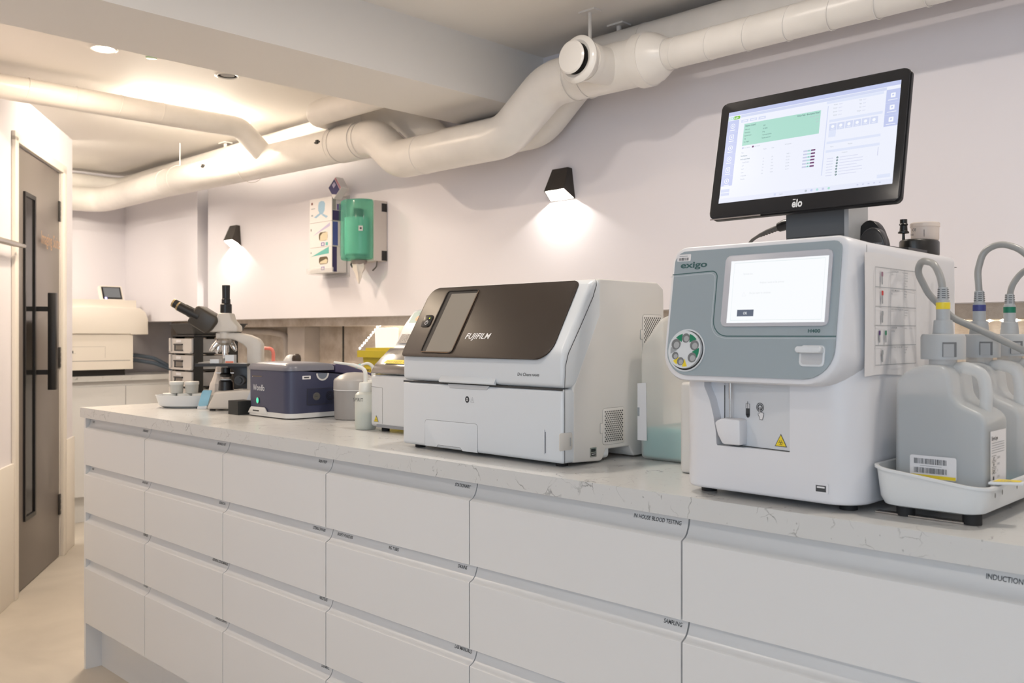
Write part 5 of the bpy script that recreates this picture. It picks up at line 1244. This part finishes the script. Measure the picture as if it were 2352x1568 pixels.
# ================================================================= WHITE BASKET WITH CUPS
t = Thing('white_basket', 'white scooped dish in front of the small drawer tower', 'dish', (-3.12, 1.50, .94))
OV = lambda a, b, z, dx=0: [Vector((-3.125 + dx + a * math.cos(k * PI / 18) * .72 - b * math.sin(k * PI / 18) * .70, 1.510 + a * math.cos(k * PI / 18) * .70 + b * math.sin(k * PI / 18) * .72, z)) for k in range(36)]
mb = MB(); mb.loft([OV(.080, .045, .9405), OV(.098, .060, .948), OV(.108, .066, .975), OV(.112, .070, .985), OV(.108, .066, .985), OV(.096, .058, .955), OV(.078, .044, .948)], MW); t.part('dish', mb)
for k, (dx, dz) in enumerate(((-.052, 0), (.0, 0), (.052, 0), (-.028, .042), (.026, .042))):
    x = -3.135 + dx * .72; y = 1.505 + dx * .70
    t = Thing('specimen_pot', ['milky specimen pot at the left of the dish', 'milky specimen pot in the middle of the dish', 'milky specimen pot at the right of the dish', 'upper left milky specimen pot stacked in the dish', 'upper right milky specimen pot stacked in the dish'][k], 'pot', (x, y, .949 + dz), 'specimen pots in the white dish')
    mb = MB(); mb.lathe((x, y, .9495 + dz), [(.0215, 0), (.0235, .030)], clear('milky pot', (.70, .72, .70), .15), 20); t.part('pot', mb)
    mb = MB(); mb.lathe((x, y, .9795 + dz), [(.0250, 0), (.0250, .0095), (.0230, .011), (.0005, .011)], mat('frosted pot lid', (.66, .68, .67), .4), 20); t.part('lid', mb)
t = Thing('crumpled_bag', 'crumpled white paper bag between the dish and the microscope', 'bag', (-3.045, 1.570, .94))
mb = MB(); rnd = random.Random(4); rings = []
for z, r in ((.9405, .034), (.97, .040), (1.00, .038), (1.025, .034), (1.045, .022), (1.07, .012), (1.085, .010)):
    rings.append([Vector((-3.050 + r * .8 * (1 + rnd.uniform(-.16, .16)) * math.cos(k * PI / 8), 1.590 + r * .8 * (1 + rnd.uniform(-.16, .16)) * math.sin(k * PI / 8), z)) for k in range(16)])
mb.loft(rings, mat('off white paper', (.66, .61, .57), .7)); t.part('bag', mb, smooth=20)
t = Thing('blue_packet', 'light blue flat packet leaning on the microscope base', 'packet', (-3.00, 1.505, .94))
pl_ = Plane((-3.012, 1.507, .9405), (.711, .703, 0), (.20, .20, .96))
mb = MB(); mb.plate(pl_, rr(-.014, .018, .010, .068, .005), mat('light blue film', (.25, .50, .66), .35), -.004, .008, .002, 2); mb.plate(pl_, rr(-.014, .018, 0, .012, .003), MW, -.004, .008, .001, 1); t.part('packet', mb)
# scanner stand
t = Thing('scanner_cradle', 'black block holder in front of the navy reader, left corner', 'holder', (-2.735, 1.475, .94))
mb = MB(); mb.box(-2.762, -2.700, 1.475, 1.530, .9405, .985, mat('soft black plastic', (.022, .024, .024), .6), .005, 3); mb.box(-2.776, -2.763, 1.484, 1.522, .9405, .982, BLACK, .004, 2); t.part('block', mb)
t = Thing('pale_remote', 'slim pale handset with dark buttons standing in the black block', 'handset', (-2.75, 1.52, .985))
pl_ = Plane((-2.748, 1.535, .945), (.711, .703, 0), (.28, .28, .92))
mb = MB(); mb.plate(pl_, rr(-.016, .012, 0, .095, .010), MW, 0, .012, .003, 3); mb.disc(pl_, -.004, .055, .0035, INK, .0125); mb.disc(pl_, -.006, .072, .0045, GREYP, .0125); t.part('handset', mb)

# ================================================================= WALL: GLOVE BOXES AND DISPENSER
t = Thing('box_holder', 'clear wall holder carrying the mask and glove boxes', 'holder', (-3.93, 2.65, 1.51))
CL2 = clear('clear acrylic', (.80, .80, .80), .7, .1)
mb = MB(); mb.box(-4.045, -3.812, 2.692, 2.699, 1.49, 1.90, CL2); mb.box(-4.045, -3.812, 2.596, 2.692, 1.506, 1.511, CL2); mb.box(-4.045, -3.812, 2.596, 2.600, 1.511, 1.535, CL2); t.part('holder', mb)
CARD = mat('white carton', (.72, .69, .68), .55); CRM = mat('cream glove', (.62, .54, .38), .6); NV = mat('navy print', (.035, .030, .12), .5); RBL = mat('royal blue print', (.055, .09, .33), .5); VIO = mat('violet print', (.17, .12, .35), .5); TEA = mat('teal print', (.12, .42, .38), .5); LIL = mat('lilac print', (.48, .43, .60), .5)
gx0, gx1, gy0 = -4.030, -3.832, 2.604
GF = FRONT(gy0); GS = RIGHT(gx1)
def gbox(name, label, z0, z1):
    t = Thing(name, label, 'carton', ((gx0 + gx1) / 2, 2.65, z0), 'cartons in the wall holder')
    mb = MB(); mb.box(gx0, gx1, gy0, 2.691, z0, z1, CARD, .0015); t.part('carton', mb); return t
t = gbox('glove_box', 'glove carton at the bottom of the wall holder, dark blue side band and teal stripe', 1.5115, 1.640)
mb = MB(); z = 1.5115
mb.rect(GF, gx0 + .01, gx0 + .016, z + .10, z + .108, INK); mb.poly(GF, [(gx0 + .004, z + .082), (gx1 - .025, z + .128), (gx1 - .025, z + .094), (gx0 + .03, z + .086)], TEA); mb.rect(GF, gx0 + .105, gx0 + .135, z + .012, z + .03, VIO, .0006)
mb.rect(GF, gx0 + .113, gx0 + .127, z + .016, z + .026, CARD, .0009); mb.poly(GF, rr(gx0 + .085, gx0 + .165, z + .042, z + .080, .016), mat('box opening', (.10, .07, .035), .7), .0006); mb.poly(GF, [(gx0 + .090, z + .046), (gx0 + .155, z + .044), (gx0 + .163, z + .060), (gx0 + .15, z + .068), (gx0 + .10, z + .056)], CRM, .0010)
mb.rect(GS, gy0 + .003, gy0 + .030, z + .002, z + .127, NV); mb.rect(GS, gy0 + .070, gy0 + .082, z + .092, z + .118, INK); t.part('print', mb, smooth=0)
t = gbox('glove_box', 'glove carton in the middle of the wall holder, royal blue side band', 1.6415, 1.766)
z = 1.6415; mb = MB()
mb.rect(GF, gx0 + .01, gx0 + .018, z + .085, z + .097, INK); mb.poly(GF, [(gx0 + .03, z + .060), (gx1 - .015, z + .118), (gx1 - .015, z + .100), (gx0 + .04, z + .062)], LIL); mb.rect(GF, gx0 + .105, gx0 + .135, z + .004, z + .022, VIO, .0006); mb.rect(GF, gx0 + .112, gx0 + .128, z + .008, z + .018, CARD, .0009); mb.rect(GF, gx0 + .145, gx0 + .165, z + .005, z + .021, TEA, .0006)
mb.poly(GF, rr(gx0 + .085, gx0 + .162, z + .030, z + .074, .018), mat('box opening', (.1, .07, .03)), .0006); mb.poly(GF, [(gx0 + .095, z + .030), (gx0 + .160, z + .032), (gx0 + .162, z + .072), (gx0 + .12, z + .070), (gx0 + .098, z + .056)], CRM, .0010)
mb.rect(GS, gy0 + .005, gy0 + .036, z + .003, z + .122, RBL); mb.rect(GS, gy0 + .070, gy0 + .084, z + .095, z + .115, NV); t.part('print', mb, smooth=0)
t = gbox('mask_box', 'face mask carton with a pale blue mask picture, top of the wall holder', 1.7675, 1.888)
z = 1.7675; mb = MB()
mb.rect(GF, gx0 + .015, gx0 + .030, z + .092, z + .104, mat('brown print', (.20, .08, .07), .5)); mb.rect(GF, gx0 + .015, gx0 + .032, z + .034, z + .042, INKG); mb.rect(GF, gx0 + .015, gx0 + .05, z + .070, z + .074, INKG)
MSK = mat('pale blue print', (.30, .46, .60), .5); mb.poly(GF, [(gx0 + .078, z + .060), (gx0 + .090, z + .045), (gx0 + .105, z + .036), (gx0 + .120, z + .040), (gx0 + .135, z + .056), (gx0 + .140, z + .090), (gx0 + .128, z + .102), (gx0 + .105, z + .106), (gx0 + .084, z + .100), (gx0 + .078, z + .085)], MSK)
mb.poly(GF, [(gx0 + .04, z + .028), (gx0 + .09, z + .046), (gx0 + .10, z + .038), (gx0 + .06, z + .022)], MSK); mb.poly(GF, [(gx0 + .12, z + .040), (gx0 + .165, z + .024), (gx0 + .15, z + .016), (gx0 + .11, z + .034)], MSK)
mb.rect(GS, gy0 + .004, gy0 + .082, z + .002, z + .052, NV); mb.rect(GS, gy0 + .030, gy0 + .082, z + .055, z + .085, VIO); mb.rect(GS, gy0 + .004, gy0 + .024, z + .054, z + .112, mat('grey card', (.35, .35, .33), .6)); t.part('print', mb, smooth=0)
t = Thing('purple_packet', 'small purple and pink carton tilted on top of the mask carton', 'carton', (-3.83, 2.65, 1.888))
pc = Vector((-3.800, 2.618, 1.868)); ex = Vector((.80, .10, -.55)).normalized(); ez = Vector((.55, .05, .80)); ez = (ez - ex * ez.dot(ex)).normalized(); ex, ez = Vector((.52, .06, .85)).normalized(), None
ez = Vector((-.85, -.02, .52)); ez = (ez - ex * ez.dot(ex)).normalized()
pl_ = Plane(pc, Vector((.86, .03, -.51)).normalized(), Vector((.51, .02, .86)).normalized())
pl_ = Plane((-3.862, 2.602, 1.930), Vector((.62, .02, -.78)), Vector((.78, .02, .62)))
mb = MB(); mb.plate(pl_, rr(0, .075, 0, .080, .001), CARD, -.045, .045, 0); mb.rect(pl_, .002, .073, .004, .066, NV, .0004); mb.rect(pl_, .002, .073, .068, .079, mat('pink print', (.50, .22, .28), .5), .0004); mb.rect(pl_, .012, .034, .034, .058, LIL, .0008); mb.poly(pl_, [(.045, .004), (.073, .004), (.073, .030)], CARD, .0008); t.part('carton', mb)

t = Thing('towel_dispenser', 'paper towel dispenser with a translucent green cover on the back wall', 'dispenser', (-3.61, 2.66, 1.55))
dz0, dz1 = 1.553, 1.842
mb = MB(); mb.box(-3.706, -3.510, 2.622, 2.699, dz0 - .002, dz1 - .004, mat('ivory dispenser body', (.66, .60, .55), .4), .006, 3); t.part('body', mb)
GT = clear('translucent green', (.16, .47, .37), .55, .12, (.55, .90, .79))
mb = MB(); cs = [(-3.513, 2.624)] + [(-3.6095 + .0965 * math.cos(-k * PI / 16), 2.602 + .074 * math.sin(-k * PI / 16)) for k in range(17)] + [(-3.706, 2.624)]
mb.prism(cs[::-1], 'z', dz0 + .004, dz1, GT, .010, 3); t.part('cover', mb, smooth=45)
mb = MB(); mb.lathe((-3.6095, 2.602, dz0 + .03), [(.064, 0), (.064, .175), (.0005, .175)], mat('mint roll', (.60, .80, .72), .7), 30); mb.cyl((-3.6095, 2.602, dz0 + .205), (-3.6095, 2.602, dz0 + .25), .022, BLACK, 18); t.part('paper_roll', mb)
mb = MB(); mb.box(-3.5125, -3.5085, 2.668, 2.6985, 1.787, 1.826, BLACK, .002); mb.box(-3.5125, -3.5085, 2.668, 2.6985, 1.553, 1.600, BLACK, .002); t.part('side_clips', mb)
mb = MB(); pl_ = Plane((-3.6095, 2.602, 0), (math.cos(-.85), math.sin(-.85), 0), (0, 0, 1)); mb.rect(pl_, -.012, .014, 1.800, 1.828, CARD, .089); mb.rect(pl_, -.013, -.006, 1.580, 1.800, TEA, .0885); mb.rect(pl_, .008, .012, 1.73, 1.800, mat('lime print', (.5, .6, .3), .5), .0886)
pl2 = Plane((-3.6095, 2.602, 0), (math.cos(1.1), math.sin(1.1), 0), (0, 0, 1)); mb.rect(pl2, -.012, .008, 1.688, 1.712, CARD, .0935); mb.disc(pl2, -.002, 1.70, .005, INK, .094); t.part('stickers', mb, smooth=0)
mb = MB(); mb.tube([(-3.655, 2.60, 1.556), (-3.650, 2.59, 1.535), (-3.63, 2.585, 1.522)], .004, BLACK, 8); mb.lathe((-3.60, 2.602, 1.528), [(.012, 0), (.036, .012), (.040, .027)], mat('dark nozzle', (.30, .24, .22), .4), 22); t.part('nozzle', mb)
mb = MB(); rings = []
for z, r, w_ in ((1.545, .030, 1), (1.515, .032, .9), (1.495, .020, .8), (1.470, .014, .7), (1.448, .003, .7)):
    rings.append([Vector((-3.602 + r * math.cos(k * PI / 6) * (1 + .25 * math.cos(k * 2.5)), 2.602 + r * w_ * math.sin(k * PI / 6), z + .006 * math.sin(k * 1.7))) for k in range(12)])
mb.loft(rings, mat('white tissue', (.78, .72, .66), .8)); t.part('paper_tail', mb, smooth=60)
mb = MB(); mb.tube(fillet([(-3.535, 2.66, 1.552), (-3.54, 2.66, 1.525), (-3.57, 2.66, 1.508)], .02, 4), .0035, mat('dark grey cable', (.1, .1, .1)), 8); t.part('tear_hook', mb)

# ================================================================= FAR MACHINE
IV = mat('ivory machine casing', (.76, .71, .64), .38)
t = Thing('film_processor', 'ivory boxy machine with a small tilted screen on the far cabinets', 'machine', (-6.15, 2.25, .935))
fx = -5.985
S = RIGHT(fx)
mb = MB(); mb.box(-6.42, fx, 1.90, 2.520, .975, 1.355, IV, .014, 3); t.part('body', mb)
mb = MB(); mb.prism([(1.90, 1.205), (2.500, 1.205), (2.500, 1.20), (2.615, 1.200), (2.615, 1.30), (2.600, 1.345), (2.56, 1.375), (1.90, 1.375)], 'x', -6.42, fx + .012, IV, .008, 3); t.part('upper_casing', mb)
mb = MB(); mb.box(-6.42, fx - .02, 1.90, 2.550, 1.372, 1.425, IV, .010, 3); t.part('top_deck', mb)
mb = MB(); mb.box(-6.42, fx + .004, 1.90, 2.50, .975, 1.03, IV, .008, 3); mb.rect(S, 1.95, 2.50, 1.030, 1.0335, GAPL, .0045); mb.rect(S, 1.95, 2.34, 1.1215, 1.1235, mat('soft seam', (.45, .42, .38), .7), .0005); mb.rect(S, 2.34, 2.342, 1.05, 1.123, mat('soft seam', (.4, .4, .4)), .0005); mb.rect(S, 2.08, 2.145, 1.082, 1.098, INK, .0005); mb.rect(S, 2.0, 2.16, 1.0795, 1.081, mat('soft seam', (.4, .4, .4)), .0005)
mb.text(S, 2.086, 1.0865, 'DPS', .009, mat('soft seam', (.4, .4, .4)), w=.05, off=.001); t.part('lower_front', mb)
mb = MB(); mb.box(-6.40, fx - .03, 1.95, 2.48, .9345, .976, BLACK); t.part('base_gap', mb)
kp = Plane((-6.08, 0, 1.425), (0, 1, 0), (-.42, 0, .90))
mb = MB(); mb.plate(kp, rr(2.355, 2.500, .0, .105, .004), IV, -.03, .03, .003, 2); mb.rect(kp, 2.366, 2.492, .008, .098, BLACK, .0008); mb.rect(kp, 2.378, 2.482, .020, .090, emis('small panel screen', (.42, .40, .38), .55), .0012); mb.disc(kp, 2.385, .014, .008, emis('blue pilot', (.55, .5, 1), 2.5), .0016); t.part('control_screen', mb)
mb = MB(); mb.tube(fillet([(-6.2, 2.53, 1.19), (-6.2, 2.56, 1.08), (-6.2, 2.54, 1.0), (-6.2, 2.53, .97)], .05, 5), .008, IV, 10); t.part('side_hose', mb)
t = Thing('blue_hose', 'pair of soft blue hoses curving down behind the ivory machine', 'hose', (-6.3, 2.75, 1.0))
mb = MB()
for o_ in (0, .035): mb.tube(fillet([(-6.30, 2.56, 1.035 - o_ * .5), (-6.30, 2.66, 1.060 - o_), (-6.30, 2.80, 1.035 - o_), (-6.30, 2.93, .965 - o_ * .4)], .12, 6), .013, mat('slate blue hose', (.17, .22, .29), .45), 14)
t.part('hoses', mb)
